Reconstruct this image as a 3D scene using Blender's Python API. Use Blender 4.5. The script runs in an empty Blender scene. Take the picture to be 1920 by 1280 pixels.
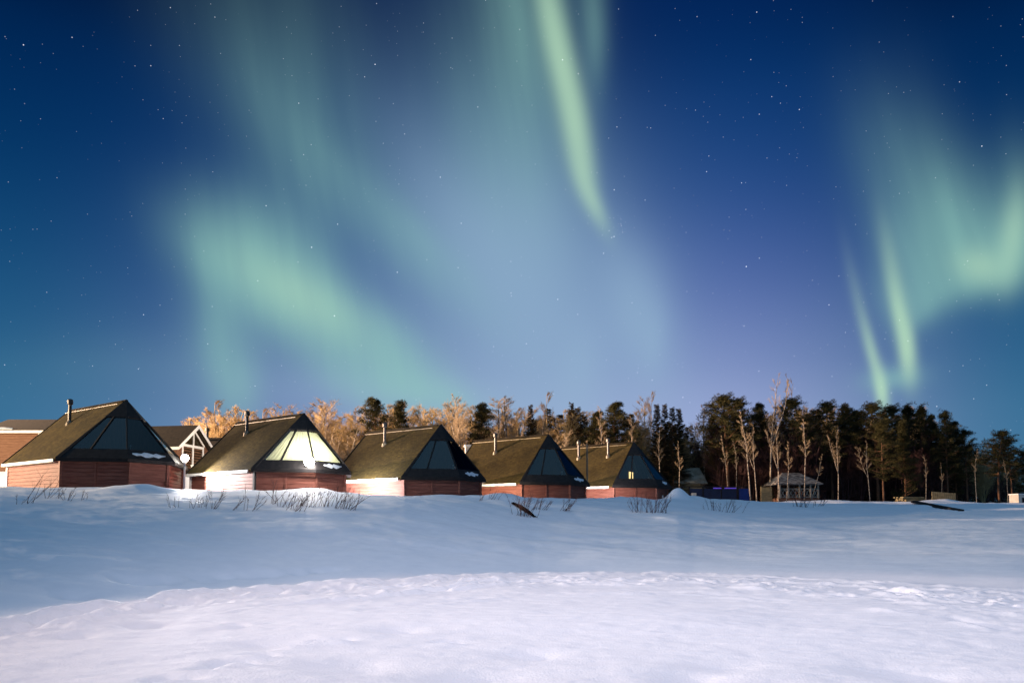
import bpy, math, random
import numpy as np
from mathutils import Vector, Matrix

# ------------------------------------------------------------------ camera
SC = bpy.context.scene
COL = SC.collection
F, CX, CY, EYE = 1280.0, 960.0, 902.0, 1.6
PITCH = math.radians(3.5)
CP, SP = math.cos(PITCH), math.sin(PITCH)
cam_d = bpy.data.cameras.new('camera')
cam = bpy.data.objects.new('camera', cam_d); COL.objects.link(cam)
cam_d.sensor_width = 36.0; cam_d.lens = 36.0 * F / 1920.0
cam_d.shift_y = (CY - 640.0) / 1920.0
cam_d.clip_start = 0.1; cam_d.clip_end = 6000
cam.location = (0, 0, EYE); cam.rotation_euler = (math.pi / 2 + PITCH, 0, 0)
SC.camera = cam
SC.view_settings.view_transform = 'Standard'; SC.view_settings.look = 'None'
SC.view_settings.exposure = 0.0; SC.view_settings.gamma = 1.0
try: SC.view_settings.use_curve_mapping = False
except Exception: pass
SC.cycles.max_bounces = 6; SC.cycles.transparent_max_bounces = 12
SC.cycles.sample_clamp_indirect = 3.0

def lin(c):
    return tuple(((v / 255.0) / 12.92 if v / 255.0 <= 0.04045 else ((v / 255.0 + 0.055) / 1.055) ** 2.4) for v in c)
def pix(px, py, Y):
    """world point on the ray through photo point (px, py) at depth Y"""
    a = (CY - py) / F
    z = Y * (SP + a * CP) / (CP - a * SP)
    return Vector(((px - CX) / F * (Y * CP + z * SP), Y, z + EYE))
def pdir(px, py):
    p = pix(px, py, 100.0); p.z -= EYE
    return p.normalized()
def azel(px, py):
    d = pdir(px, py)
    return math.atan2(d.x, d.y), math.asin(d.z)

# ------------------------------------------------------------------ world: night sky with aurora and stars
world = bpy.data.worlds.new('World'); SC.world = world; world.use_nodes = True
WT = world.node_tree; WN = WT.nodes; WL = WT.links; WN.clear()
def wn(t, **kw):
    n = WN.new(t)
    for k, v in kw.items(): setattr(n, k, v)
    return n
def wmath(op, a, b=None, c=None, clamp=False):
    n = wn('ShaderNodeMath', operation=op); n.use_clamp = clamp
    for i, v in enumerate((a, b, c)):
        if v is None: continue
        if isinstance(v, (int, float)): n.inputs[i].default_value = v
        else: WL.new(v, n.inputs[i])
    return n.outputs[0]
tc = wn('ShaderNodeTexCoord'); DIR = tc.outputs['Generated']
nrm = wn('ShaderNodeVectorMath', operation='NORMALIZE'); WL.new(DIR, nrm.inputs[0]); DIR = nrm.outputs[0]
sep = wn('ShaderNodeSeparateXYZ'); WL.new(DIR, sep.inputs[0])
AZ = wmath('ARCTAN2', sep.outputs[0], sep.outputs[1])
EL = wmath('ARCSINE', wmath('MAXIMUM', wmath('MINIMUM', sep.outputs[2], 0.9999), -0.9999))
def wramp(fac, stops):
    n = wn('ShaderNodeValToRGB'); r = n.color_ramp; r.interpolation = 'B_SPLINE'
    while len(r.elements) > 1: r.elements.remove(r.elements[-1])
    r.elements[0].position = stops[0][0]; r.elements[0].color = (*stops[0][1], 1)
    for p, c in stops[1:]:
        e = r.elements.new(p); e.color = (*c, 1)
    WL.new(fac, n.inputs[0]); return n.outputs[0]
elf = wmath('DIVIDE', EL, math.pi / 2)
def ef(py, px=960): return azel(px, py)[1] / (math.pi / 2)
base_c = wramp(elf, [(0.0, lin((165, 180, 222))), (ef(800), lin((160, 172, 216))), (ef(700), lin((130, 148, 198))),
                     (ef(560), lin((84, 108, 172))), (ef(400), lin((38, 79, 142))), (ef(220), lin((10, 57, 115))),
                     (ef(60), lin((2, 38, 92))), (ef(-150), lin((0, 30, 80))), (0.8, lin((30, 80, 100))), (1.0, lin((60, 120, 130)))])
base_s = wramp(elf, [(0.0, lin((66, 122, 158))), (ef(800), lin((48, 108, 146))), (ef(700), lin((32, 92, 134))),
                     (ef(560), lin((14, 72, 118))), (ef(400), lin((2, 50, 98))), (ef(220), lin((0, 36, 82))),
                     (ef(60), lin((0, 6, 34))), (ef(-150), lin((0, 2, 22))), (0.8, lin((20, 60, 90))), (1.0, lin((60, 120, 130)))])
# side weight by azimuth
def af(px): return (azel(px, 700)[0] + math.pi) / (2 * math.pi)
azf = wmath('DIVIDE', wmath('ADD', AZ, math.pi), 2 * math.pi)
g = lambda v: (v, v, v)
sidew = wramp(azf, [(0.0, g(1.0)), (0.3, g(1.0)), (af(-150), g(1)), (af(150), g(0.95)), (af(420), g(0.6)), (af(760), g(0.25)), (af(1100), g(0.05)),
                    (af(1380), g(0.05)), (af(1600), g(0.45)), (af(1800), g(0.92)), (af(2050), g(1)), (0.7, g(1.0)), (1.0, g(1.0))])
def wmix(fac, a, b, mode='MIX'):
    n = wn('ShaderNodeMix', data_type='RGBA', blend_type=mode); n.clamp_factor = True
    if isinstance(fac, (int, float)): n.inputs[0].default_value = fac
    else: WL.new(fac, n.inputs[0])
    for s, v in ((6, a), (7, b)):
        if isinstance(v, tuple): n.inputs[s].default_value = (*v, 1)
        else: WL.new(v, n.inputs[s])
    return n.outputs[2]
sky = wmix(sidew, base_c, base_s)
# softly warped coordinates so that the curtains are not perfect ovals
nz = wn('ShaderNodeTexNoise'); nz.inputs['Scale'].default_value = 3.2; nz.inputs['Detail'].default_value = 2.0
WL.new(DIR, nz.inputs['Vector'])
nsep = wn('ShaderNodeSeparateColor'); WL.new(nz.outputs['Color'], nsep.inputs[0])
AZW = wmath('MULTIPLY_ADD', wmath('SUBTRACT', nsep.outputs[0], 0.5), 0.034, AZ)
ELW = wmath('MULTIPLY_ADD', wmath('SUBTRACT', nsep.outputs[1], 0.5), 0.03, EL)
PV = wn('ShaderNodeCombineXYZ'); WL.new(AZW, PV.inputs[0]); WL.new(ELW, PV.inputs[1]); PV.inputs[2].default_value = 1.0
PVN = wn('ShaderNodeCombineXYZ'); WL.new(AZ, PVN.inputs[0]); WL.new(EL, PVN.inputs[1]); PVN.inputs[2].default_value = 1.0
def blob(px, py, sl, sw, ang, amp, warp=True, skew=0.0):
    """soft oval of aurora centred on a sky direction; ang = direction of its long axis (deg, 90 = straight down)"""
    a0, e0 = azel(px, py); h = 2.0
    ax, ex = azel(px + h, py); ay, ey = azel(px, py + h)
    J = np.array([[(ax - a0) / h, (ay - a0) / h], [(ex - e0) / h, (ey - e0) / h]])
    Ji = np.linalg.inv(J); t = math.radians(ang)
    R = np.array([[math.cos(t) / sl, math.sin(t) / sl], [-math.sin(t) / sw, math.cos(t) / sw]])
    M = R @ Ji; off = -M @ np.array([a0, e0])
    src = (PV if warp else PVN).outputs[0]; ds = []
    for k in range(2):
        n = wn('ShaderNodeVectorMath', operation='DOT_PRODUCT'); WL.new(src, n.inputs[0])
        n.inputs[1].default_value = (M[k, 0], M[k, 1], off[k]); ds.append(n.outputs['Value'])
    if skew:      # one flank sharper than the other: |b|*(1 + skew*sign) squared
        b = wmath('MULTIPLY_ADD', wmath('ABSOLUTE', ds[1]), skew, ds[1])
    else: b = ds[1]
    s = wmath('MULTIPLY_ADD', ds[0], ds[0], wmath('MULTIPLY', b, b))
    return wmath('MULTIPLY', wmath('POWER', 0.6065, s), amp)
def cover(blobs):
    acc = None
    for b in blobs:
        inv = wmath('SUBTRACT', 1.0, blob(*b))
        acc = inv if acc is None else wmath('MULTIPLY', acc, inv)
    return wmath('SUBTRACT', 1.0, acc)
pale = cover([(1010, 610, 210, 150, 70, .62), (1195, 590, 95, 42, 75, .55), (1090, 690, 60, 30, 100, .3), (880, 440, 150, 70, 55, .45),
              (760, 740, 200, 34, 5, .35), (1225, 640, 40, 16, 90, .25), (1010, 420, 120, 70, 70, .3)])
sky = wmix(pale, sky, lin((150, 182, 208)))
rays = wn('ShaderNodeTexNoise'); rays.inputs['Scale'].default_value = 1.0; rays.inputs['Detail'].default_value = 3.0
rmap = wn('ShaderNodeCombineXYZ'); WL.new(wmath('MULTIPLY', wmath('ADD', AZW, wmath('MULTIPLY', EL, 0.2)), 17.0), rmap.inputs[0]); WL.new(wmath('MULTIPLY', EL, 2.0), rmap.inputs[1])
WL.new(rmap.outputs[0], rays.inputs['Vector'])
raym = wmath('MULTIPLY_ADD', rays.outputs['Fac'], 0.75, 0.46)
soft = cover([(990, 50, 190, 62, 85, .42), (935, 260, 150, 75, 70, .24), (1115, 50, 90, 18, 88, .34), (570, 250, 150, 70, 55, .20),
              (690, 375, 150, 40, 43, .24, True, -.3), (820, 490, 120, 40, 52, .20, True, -.3), (410, 450, 75, 50, 40, .22), (440, 500, 80, 62, 45, .50, True, .35),
              (520, 540, 90, 66, 38, .52, True, .2), (620, 590, 110, 50, 35, .62, True, -.1), (720, 670, 100, 44, 36, .55), (800, 735, 70, 26, 15, .42),
              (420, 640, 90, 42, 82, .42), (455, 725, 45, 28, 90, .32), (200, 690, 200, 40, 0, .05), (560, 130, 190, 110, 60, .12), (660, 710, 60, 30, 40, .3),
              (1655, 300, 90, 55, 70, .14), (1810, 420, 80, 70, 60, .22), (1700, 500, 80, 45, 80, .20),
              (1910, 400, 85, 32, 88, .26), (1896, 455, 50, 28, 100, .45), (1862, 500, 42, 50, -38, .50, True, .62), (1815, 515, 48, 52, -18, .52, True, .65),
              (1755, 545, 46, 46, -28, .48, True, .6), (1716, 590, 34, 28, -48, .40, True, .5), (1680, 712, 34, 16, -8, .50)])
soft = wmath('MULTIPLY', soft, raym, clamp=True)
sky = wmix(soft, sky, lin((146, 200, 188)))
bright = cover([(1030, 20, 85, 16, 80, .42, False), (1056, 130, 80, 17, 78, .54, False), (1078, 235, 62, 18, 80, .54, False), (1092, 315, 45, 16, 78, .44, False),
                (1112, 380, 42, 12, 66, .42, False), (560, 555, 90, 34, 32, .30), (1835, 498, 34, 26, 10, .42), (1900, 440, 60, 18, 98, .38, False),
                (1689, 600, 58, 11, 78, .62, False), (1700, 660, 38, 11, 86, .62, False), (1637, 670, 50, 8, 76, .46, False), (1653, 735, 30, 9, 84, .66, False),
                (1612, 580, 70, 9, 77, .14, False), (1672, 500, 60, 12, 78, .20, False)])
sky = wmix(bright, sky, lin((186, 226, 192)))
# added sky glow overhead and behind the photographer (lights the snow, seen from nowhere in the photo)
back = wmath('MULTIPLY_ADD', sep.outputs[1], -0.5, 0.5, clamp=True)
over = wmath('MAXIMUM', sep.outputs[2], 0.0)
ovb = wmath('MAXIMUM', wmath('SUBTRACT', wmath('ADD', over, wmath('MULTIPLY', back, 0.25)), 0.72), 0.0)
glow = wmath('MULTIPLY', wmath('POWER', wmath('MULTIPLY', ovb, 2.2), 1.5), 1.0, clamp=True)
gl = wmix(glow, sky, (0.31, 0.61, 0.99))
# stars
def stars(scale, r, thr, gain, src):
    v = wn('ShaderNodeTexVoronoi', feature='F1', distance='EUCLIDEAN'); v.inputs['Scale'].default_value = scale
    WL.new(src, v.inputs['Vector'])
    cs = wn('ShaderNodeSeparateColor'); WL.new(v.outputs['Color'], cs.inputs[0])
    core = wmath('SUBTRACT', 1.0, wmath('DIVIDE', v.outputs['Distance'], r), clamp=True)
    pick = wmath('DIVIDE', wmath('SUBTRACT', cs.outputs[0], thr), 1.0 - thr, clamp=True)
    return wmath('MULTIPLY', wmath('MULTIPLY', core, wmath('MULTIPLY_ADD', wmath('POWER', pick, 3.0), .8, wmath('MULTIPLY', pick, 0.18))), gain)
up = wmath('MULTIPLY', wmath('SUBTRACT', EL, 0.06), 8.0, clamp=True)
st = wmath('ADD', stars(95, 0.066, 0.40, 2.2, DIR), wmath('ADD', stars(45, 0.032, 0.5, 3.4, DIR), stars(150, 0.08, 0.15, .9, DIR)))
# the small tight cluster beside the end of the bright streak
plv = wn('ShaderNodeVectorMath', operation='DOT_PRODUCT'); WL.new(DIR, plv.inputs[0]); plv.inputs[1].default_value = pdir(1152, 425)
plm = wmath('MULTIPLY', wmath('SUBTRACT', plv.outputs['Value'], math.cos(0.017)), 14000.0, clamp=True)
st = wmath('ADD', st, wmath('MULTIPLY', stars(330, 0.22, 0.1, 2.5, DIR), plm))
st = wmath('MULTIPLY', st, up)
stc = wn('ShaderNodeVectorMath', operation='SCALE'); stc.inputs[0].default_value = (1.0, 1.0, 1.1); WL.new(st, stc.inputs['Scale'])
tot = wn('ShaderNodeVectorMath', operation='ADD'); WL.new(gl, tot.inputs[0]); WL.new(stc.outputs[0], tot.inputs[1])
bg = wn('ShaderNodeBackground'); bg.inputs['Strength'].default_value = 1.0; WL.new(tot.outputs[0], bg.inputs['Color'])
wo = wn('ShaderNodeOutputWorld'); WL.new(bg.outputs[0], wo.inputs[0])

# ------------------------------------------------------------------ lights
def light(name, typ, loc, energy, color, **kw):
    d = bpy.data.lights.new(name, typ); d.energy = energy; d.color = color
    for k, v in kw.items(): setattr(d, k, v)
    o = bpy.data.objects.new(name, d); COL.objects.link(o); o.location = loc
    return o
def aim(o, target):
    o.rotation_euler = (Vector(target) - Vector(o.location)).to_track_quat('-Z', 'Y').to_euler()
# low moon, left of the photographer
sun = light('moon_light', 'SUN', (0, 0, 50), 2.6, (1.0, 0.80, 0.66), angle=math.radians(0.6))
SUN_T, SUN_E = math.radians(5), math.radians(5.0)
aim(sun, (math.cos(SUN_T) * math.cos(SUN_E), math.sin(SUN_T) * math.cos(SUN_E), 50 - math.sin(SUN_E)))
# lamps of the holiday village outside the frame, then two added lights over the foreground
WARM = (1.0, 0.62, 0.36)
l = light('mast_floodlight', 'SPOT', (-62, 27, 10.0), 120000, (1.0, .74, .42), spot_size=math.radians(62), spot_blend=0.5, shadow_soft_size=0.4)
aim(l, (8, 58, 8))
l = light('yard_floodlight', 'SPOT', (-75, 58, 16), 950000, (1.0, .68, .46), spot_size=math.radians(74), spot_blend=1.0, shadow_soft_size=0.4)
aim(l, (0, 76, 9))
l = light('field_pool_light', 'SPOT', (-12, 12, 25), 9200, (1.0, .62, .45), spot_size=math.radians(49), spot_blend=0.35, shadow_soft_size=0.3)  # added spot without fixture, cone shaped to make the bright foreground pool
aim(l, (2.2, 10.2, 0))
l = light('shore_fill_light', 'SPOT', (-2, 4, 20), 12000, (.96, .90, 1.0), spot_size=math.radians(98), spot_blend=1.0, shadow_soft_size=0.3)  # added wide fill that lifts the bank and field, no real source
aim(l, (6, 18, 0))

# ------------------------------------------------------------------ materials
MATS = {}
def mat(name, color=(.5, .5, .5), rough=.7, spec=.3, build=None, metallic=0.0, emit=None, estr=0.0):
    if name in MATS: return MATS[name]
    m = bpy.data.materials.new(name); m.use_nodes = True
    nt = m.node_tree; b = nt.nodes['Principled BSDF']
    b.inputs['Base Color'].default_value = (*color, 1); b.inputs['Roughness'].default_value = rough
    b.inputs['Specular IOR Level'].default_value = spec; b.inputs['Metallic'].default_value = metallic
    if emit: b.inputs['Emission Color'].default_value = (*emit, 1); b.inputs['Emission Strength'].default_value = estr
    if build: build(nt, b)
    MATS[name] = m; return m
def vary(c1, c2, scale, detail=4, stretch=None, bump=0.0, bscale=None, bdist=0.02, contrast=(.3, .7)):
    def f(nt, b):
        N, L = nt.nodes, nt.links
        t = N.new('ShaderNodeTexCoord'); mp = N.new('ShaderNodeMapping'); L.new(t.outputs['Object'], mp.inputs[0])
        if stretch: mp.inputs['Scale'].default_value = stretch
        n = N.new('ShaderNodeTexNoise'); n.inputs['Scale'].default_value = scale; n.inputs['Detail'].default_value = detail
        L.new(mp.outputs[0], n.inputs['Vector'])
        r = N.new('ShaderNodeValToRGB'); r.color_ramp.elements[0].position = contrast[0]; r.color_ramp.elements[1].position = contrast[1]
        r.color_ramp.elements[0].color = (*c1, 1); r.color_ramp.elements[1].color = (*c2, 1)
        L.new(n.outputs['Fac'], r.inputs[0]); L.new(r.outputs[0], b.inputs['Base Color'])
        if bump:
            n2 = N.new('ShaderNodeTexNoise'); n2.inputs['Scale'].default_value = bscale or scale * 2; n2.inputs['Detail'].default_value = 5
            L.new(mp.outputs[0], n2.inputs['Vector'])
            bp = N.new('ShaderNodeBump'); bp.inputs['Strength'].default_value = bump; bp.inputs['Distance'].default_value = bdist
            L.new(n2.outputs['Fac'], bp.inputs['Height']); L.new(bp.outputs[0], b.inputs['Normal'])
    return f
M_snow = mat('snow', rough=.65, spec=.25, build=vary((.80, .83, .88), (.86, .88, .92), 2.0, bump=.8, bscale=34, bdist=.014))
M_snow2 = mat('roof_snow', rough=.7, spec=.2, build=vary((.5, .55, .6), (.72, .76, .8), 6.0, bump=.3))
M_wall = mat('red_siding', rough=.65, spec=.25, build=vary((.125, .038, .026), (.22, .085, .060), 1.3, 6, (1.2, 1.2, 9), bump=.25, bscale=9))
M_wall2 = mat('brown_siding', rough=.7, spec=.2, build=vary((.13, .06, .035), (.20, .10, .06), 1.3, 6, (1.2, 1.2, 9), bump=.25, bscale=9))
def shingle(nt, b):
    N, L = nt.nodes, nt.links
    t = N.new('ShaderNodeTexCoord'); mp = N.new('ShaderNodeMapping'); L.new(t.outputs['Object'], mp.inputs[0])
    mp.inputs['Scale'].default_value = (1, 1.0, 1.15)
    br = N.new('ShaderNodeTexBrick'); br.inputs['Scale'].default_value = 5.0
    br.inputs['Color1'].default_value = (.068, .047, .012, 1); br.inputs['Color2'].default_value = (.038, .026, .007, 1)
    br.inputs['Mortar'].default_value = (.03, .023, .012, 1); br.inputs['Mortar Size'].default_value = .035
    br.inputs['Brick Width'].default_value = .8; br.inputs['Row Height'].default_value = .55
    cmb = N.new('ShaderNodeCombineXYZ'); sp = N.new('ShaderNodeSeparateXYZ'); L.new(mp.outputs[0], sp.inputs[0])
    L.new(sp.outputs[0], cmb.inputs[0]); L.new(sp.outputs[2], cmb.inputs[1]); L.new(cmb.outputs[0], br.inputs['Vector'])
    n = N.new('ShaderNodeTexNoise'); n.inputs['Scale'].default_value = 1.1; n.inputs['Detail'].default_value = 6; L.new(t.outputs['Object'], n.inputs['Vector'])
    mx = N.new('ShaderNodeMix'); mx.data_type = 'RGBA'; mx.blend_type = 'MULTIPLY'; mx.inputs[0].default_value = .7
    rr = N.new('ShaderNodeValToRGB'); rr.color_ramp.elements[0].position = .3; rr.color_ramp.elements[0].color = (.55, .55, .55, 1); rr.color_ramp.elements[1].position = .7; rr.color_ramp.elements[1].color = (1.3, 1.25, 1.1, 1)
    L.new(n.outputs['Fac'], rr.inputs[0]); L.new(br.outputs['Color'], mx.inputs[6]); L.new(rr.outputs[0], mx.inputs[7]); L.new(mx.outputs[2], b.inputs['Base Color'])
    bp = N.new('ShaderNodeBump'); bp.inputs['Strength'].default_value = .6; bp.inputs['Distance'].default_value = .02; bp.invert = True
    L.new(br.outputs['Fac'], bp.inputs['Height']); L.new(bp.outputs[0], b.inputs['Normal'])
M_roof = mat('olive_shingles', rough=.9, spec=.15, build=shingle)
M_dark = mat('dark_boards', rough=.7, spec=.2, build=vary((.006, .006, .007), (.018, .016, .016), 5, bump=.2))
M_droof = mat('dark_roof_felt', rough=.85, spec=.15, build=vary((.012, .009, .006), (.028, .020, .012), 5, bump=.3, bscale=20))
M_white = mat('white_paint', rough=.5, build=vary((.74, .72, .68), (.82, .8, .77), 3))
M_metal = mat('flue_metal', rough=.4, metallic=.5, build=vary((.05, .045, .04), (.11, .10, .095), 8))
M_ridge = mat('ridge_metal', rough=.4, metallic=.3, build=vary((.13, .10, .07), (.2, .16, .11), 5))
M_int = mat('inner_boards', rough=.8, spec=.1, build=vary((.05, .022, .012), (.10, .045, .022), 3, 4, (8, 8, 1)))
def blindy(nt, b):
    N, L = nt.nodes, nt.links; tl = N.new('ShaderNodeBsdfTranslucent'); tl.inputs[0].default_value = (.86, .80, .64, 1)
    vary((.50, .46, .36), (.72, .68, .56), 1.2, 5, (3, 3, 1), contrast=(.35, .65))(nt, b)
    mx = N.new('ShaderNodeMixShader'); mx.inputs[0].default_value = .6; L.new(b.outputs[0], mx.inputs[1]); L.new(tl.outputs[0], mx.inputs[2]); L.new(mx.outputs[0], N['Material Output'].inputs[0])
M_blind = mat('translucent_blind', rough=.9, spec=.05, build=blindy)
def glassy(nt, b):
    N, L = nt.nodes, nt.links
    out = N['Material Output']; tr = N.new('ShaderNodeBsdfTransparent'); tr.inputs[0].default_value = (.42, .52, .50, 1)
    gl = N.new('ShaderNodeBsdfGlossy'); gl.inputs['Roughness'].default_value = .06; gl.inputs['Color'].default_value = (.9, 1, 1, 1)
    fr = N.new('ShaderNodeFresnel'); fr.inputs['IOR'].default_value = 1.5
    mx = N.new('ShaderNodeMixShader'); L.new(fr.outputs[0], mx.inputs[0]); L.new(tr.outputs[0], mx.inputs[1]); L.new(gl.outputs[0], mx.inputs[2])
    L.new(mx.outputs[0], out.inputs[0])
M_glass = mat('glass', build=glassy)
M_lamp = mat('lit_globe', (1, 1, 1), emit=(1, .93, .82), estr=60)
M_win = mat('lit_window', (.9, .6, .3), emit=(1.0, .60, .25), estr=3.2)
M_birch = mat('birch_bark', rough=.8, spec=.1, build=vary((.05, .04, .03), (.36, .29, .22), 2.2, 5, (2.5, 2.5, 1.6), contrast=(.38, .5)))
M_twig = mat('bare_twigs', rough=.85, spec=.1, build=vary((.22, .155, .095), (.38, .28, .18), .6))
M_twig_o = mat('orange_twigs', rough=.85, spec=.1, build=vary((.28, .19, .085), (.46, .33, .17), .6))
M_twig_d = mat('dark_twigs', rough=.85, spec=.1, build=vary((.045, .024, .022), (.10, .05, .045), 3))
M_pineb = mat('pine_bark', rough=.9, spec=.1, build=vary((.07, .04, .025), (.22, .11, .06), 2.0, 5, (3, 3, .8)))
M_needle = mat('pine_needles', rough=.75, spec=.1, build=vary((.020, .020, .008), (.070, .058, .020), .55, 4))
M_spruce = mat('spruce_needles', rough=.75, spec=.15, build=vary((.030, .024, .010), (.07, .05, .022), .7, 4))
M_lumber = mat('weathered_lumber', rough=.85, spec=.1, build=vary((.16, .12, .06), (.34, .27, .15), 3, 5, (.6, 4, 9)))
M_lumr = mat('reddish_lumber', rough=.85, spec=.1, build=vary((.14, .05, .03), (.28, .11, .07), 3, 5, (.6, 4, 9)))
M_blue = mat('blue_panel', rough=.5, build=vary((.005, .008, .03), (.009, .018, .06), 2))
M_blueb = mat('blue_bright_panel', rough=.5, build=vary((.005, .02, .12), (.01, .035, .2), 2))
M_violet = mat('violet_strip', (.2, .1, .8), emit=(.22, .12, .9), estr=.2)
M_greyw = mat('weathered_paint', rough=.8, build=vary((.2, .18, .14), (.32, .29, .24), 5))
M_pale = mat('pale_render', rough=.8, build=vary((.5, .45, .38), (.62, .57, .5), 4, bump=.2))

# ------------------------------------------------------------------ mesh helpers
class MB:
    def __init__(s): s.v = []; s.f = []; s.n = 0
    def add(s, vs, fs):
        k = s.n; s.v.extend(vs); s.f.extend([tuple(i + k for i in q) for q in fs]); s.n += len(vs)
    def box(s, x0, x1, y0, y1, z0, z1):
        s.add([(x0, y0, z0), (x1, y0, z0), (x1, y1, z0), (x0, y1, z0), (x0, y0, z1), (x1, y0, z1), (x1, y1, z1), (x0, y1, z1)],
              [(0, 3, 2, 1), (4, 5, 6, 7), (0, 1, 5, 4), (1, 2, 6, 5), (2, 3, 7, 6), (3, 0, 4, 7)])
    def slab(s, pts, n, t):
        """closed slab: polygon pts (3D) extruded by -n*t"""
        n = Vector(n).normalized(); k = len(pts)
        a = [tuple(Vector(p)) for p in pts]; b = [tuple(Vector(p) - n * t) for p in pts]
        s.add(a + b, [tuple(range(k)), tuple(range(2 * k - 1, k - 1, -1))] + [(i, i + k, (i + 1) % k + k, (i + 1) % k) for i in range(k)])
    def bar(s, a, b, w, h=None, up=(0, 0, 1)):
        a, b = Vector(a), Vector(b); h = h or w; d = (b - a).normalized(); upv = Vector(up)
        if abs(d.dot(upv)) > .98: upv = Vector((1, 0, 0))
        r = d.cross(upv).normalized() * w / 2; q = r.cross(d).normalized() * h / 2
        P = [a - r - q, a + r - q, a + r + q, a - r + q, b - r - q, b + r - q, b + r + q, b - r + q]
        s.add([tuple(p) for p in P], [(0, 3, 2, 1), (4, 5, 6, 7), (0, 1, 5, 4), (1, 2, 6, 5), (2, 3, 7, 6), (3, 0, 4, 7)])
    def tube(s, pts, rad, n=6, cap=True):
        k0 = s.n; vs = []; m = len(pts)
        P = [Vector(p) for p in pts]
        for i, p in enumerate(P):
            d = (P[min(i + 1, m - 1)] - P[max(i - 1, 0)])
            d = d.normalized() if d.length > 1e-9 else Vector((0, 0, 1))
            a = d.cross(Vector((0.31, 0.95, 0.05))); a = a.normalized() if a.length > 1e-4 else Vector((1, 0, 0)); b = d.cross(a)
            for j in range(n):
                t = 2 * math.pi * j / n; q = p + (a * math.cos(t) + b * math.sin(t)) * rad[i]; vs.append((q.x, q.y, q.z))
        fs = [(i * n + j, i * n + (j + 1) % n, (i + 1) * n + (j + 1) % n, (i + 1) * n + j) for i in range(m - 1) for j in range(n)]
        if cap and n > 2: fs += [tuple(range(n - 1, -1, -1)), tuple(range((m - 1) * n, m * n))]
        s.add(vs, fs)
    def lathe(s, prof, c=(0, 0, 0), n=16):
        vs = []; 
        for r, z in prof:
            for j in range(n):
                t = 2 * math.pi * j / n; vs.append((c[0] + r * math.cos(t), c[1] + r * math.sin(t), c[2] + z))
        fs = [(i * n + j, i * n + (j + 1) % n, (i + 1) * n + (j + 1) % n, (i + 1) * n + j) for i in range(len(prof) - 1) for j in range(n)]
        fs += [tuple(range(n - 1, -1, -1)), tuple(range((len(prof) - 1) * n, len(prof) * n))]
        s.add(vs, fs)
    def mesh(s, name, material, smooth=False):
        me = bpy.data.meshes.new(name); me.from_pydata(s.v, [], s.f); me.materials.append(material)
        if smooth: me.polygons.foreach_set('use_smooth', [True] * len(me.polygons))
        me.update(); return me
    def build(s, name, material, parent=None, smooth=False):
        o = bpy.data.objects.new(name, s.mesh(name, material, smooth)); COL.objects.link(o)
        if parent is not None: o.parent = parent
        return o
def tag(o, label, cat, group=None, kind=None):
    if label: o['label'] = label
    if cat: o['category'] = cat
    if group: o['group'] = group
    if kind: o['kind'] = kind
    return o
def empty(name, loc, rz, label, cat, group=None, scale=None):
    o = bpy.data.objects.new(name, None); COL.objects.link(o); o.location = loc; o.rotation_euler = (0, 0, rz)
    o.empty_display_size = .3
    if scale: o.scale = scale
    return tag(o, label, cat, group)
def link_mesh(name, me, parent):
    o = bpy.data.objects.new(name, me); COL.objects.link(o); o.parent = parent; return o

# ------------------------------------------------------------------ terrain
def vnoise(x, y, seed):
    rs = np.random.RandomState(seed); T = rs.rand(256, 256)
    xi = np.floor(x).astype(int); yi = np.floor(y).astype(int); fx = x - xi; fy = y - yi
    fx = fx * fx * fx * (fx * (fx * 6 - 15) + 10); fy = fy * fy * fy * (fy * (fy * 6 - 15) + 10)
    g_ = lambda a, b: T[a % 256, b % 256]
    return ((g_(xi, yi) * (1 - fx) + g_(xi + 1, yi) * fx) * (1 - fy) + (g_(xi, yi + 1) * (1 - fx) + g_(xi + 1, yi + 1) * fx) * fy) * 2 - 1
def fbm(x, y, seed, o=4, g_=.5):
    r = 0; a = 1
    for k in range(o): r = r + a * vnoise(x * 2 ** k + 17 * k, y * 2 ** k + 5 * k, seed + k); a *= g_
    return r
TPX = [-3000, -900, -400, 0, 200, 400, 700, 1000, 1300, 1600, 1900, 2400, 5000]
TY = [9, 9, 9.8, 11.6, 13.3, 15.75, 18.2, 21.0, 20.9, 18.6, 15.9, 14, 13]
KPX = [-3000, -400, 0, 120, 480, 758, 978, 1150, 1270, 1400, 1600, 1900, 2400, 5000]
KY = [26, 29, 31, 32, 34, 36.4, 40.5, 45, 48, 55, 57, 54, 52, 50]
KZ = [3.3, 3.3, 3.27, 3.26, 3.15, 3.06, 3.02, 3.05, 3.15, 3.35, 3.2, 3.05, 3.1, 3.2]
PRINTS = [(290, 1271, .16), (300, 1264, .14), (345, 1265, .17), (378, 1248, .14), (403, 1240, .15), (413, 1233, .15), (447, 1233, .17), (489, 1217, .17),
          (505, 1197, .5), (660, 1240, .55), (272, 1163, .45), (560, 1198, .14), (595, 1195, .13), (640, 1194, .15), (440, 1164, .16), (1360, 1240, .5),
          (745, 1175, .4), (1000, 1215, .35), (840, 1195, .15), (1290, 1262, .4), (900, 1262, .5), (140, 1178, .35), (1700, 1248, .6)]
BPR = [(250, 1081, .35), (262, 1084, .3), (310, 1083, .28), (375, 1080, .35), (420, 1077, .2), (465, 1076, .3), (510, 1073, .25), (560, 1070, .25), (600, 1067, .22), (628, 1065, .2), (137, 1115, .3)]
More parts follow.
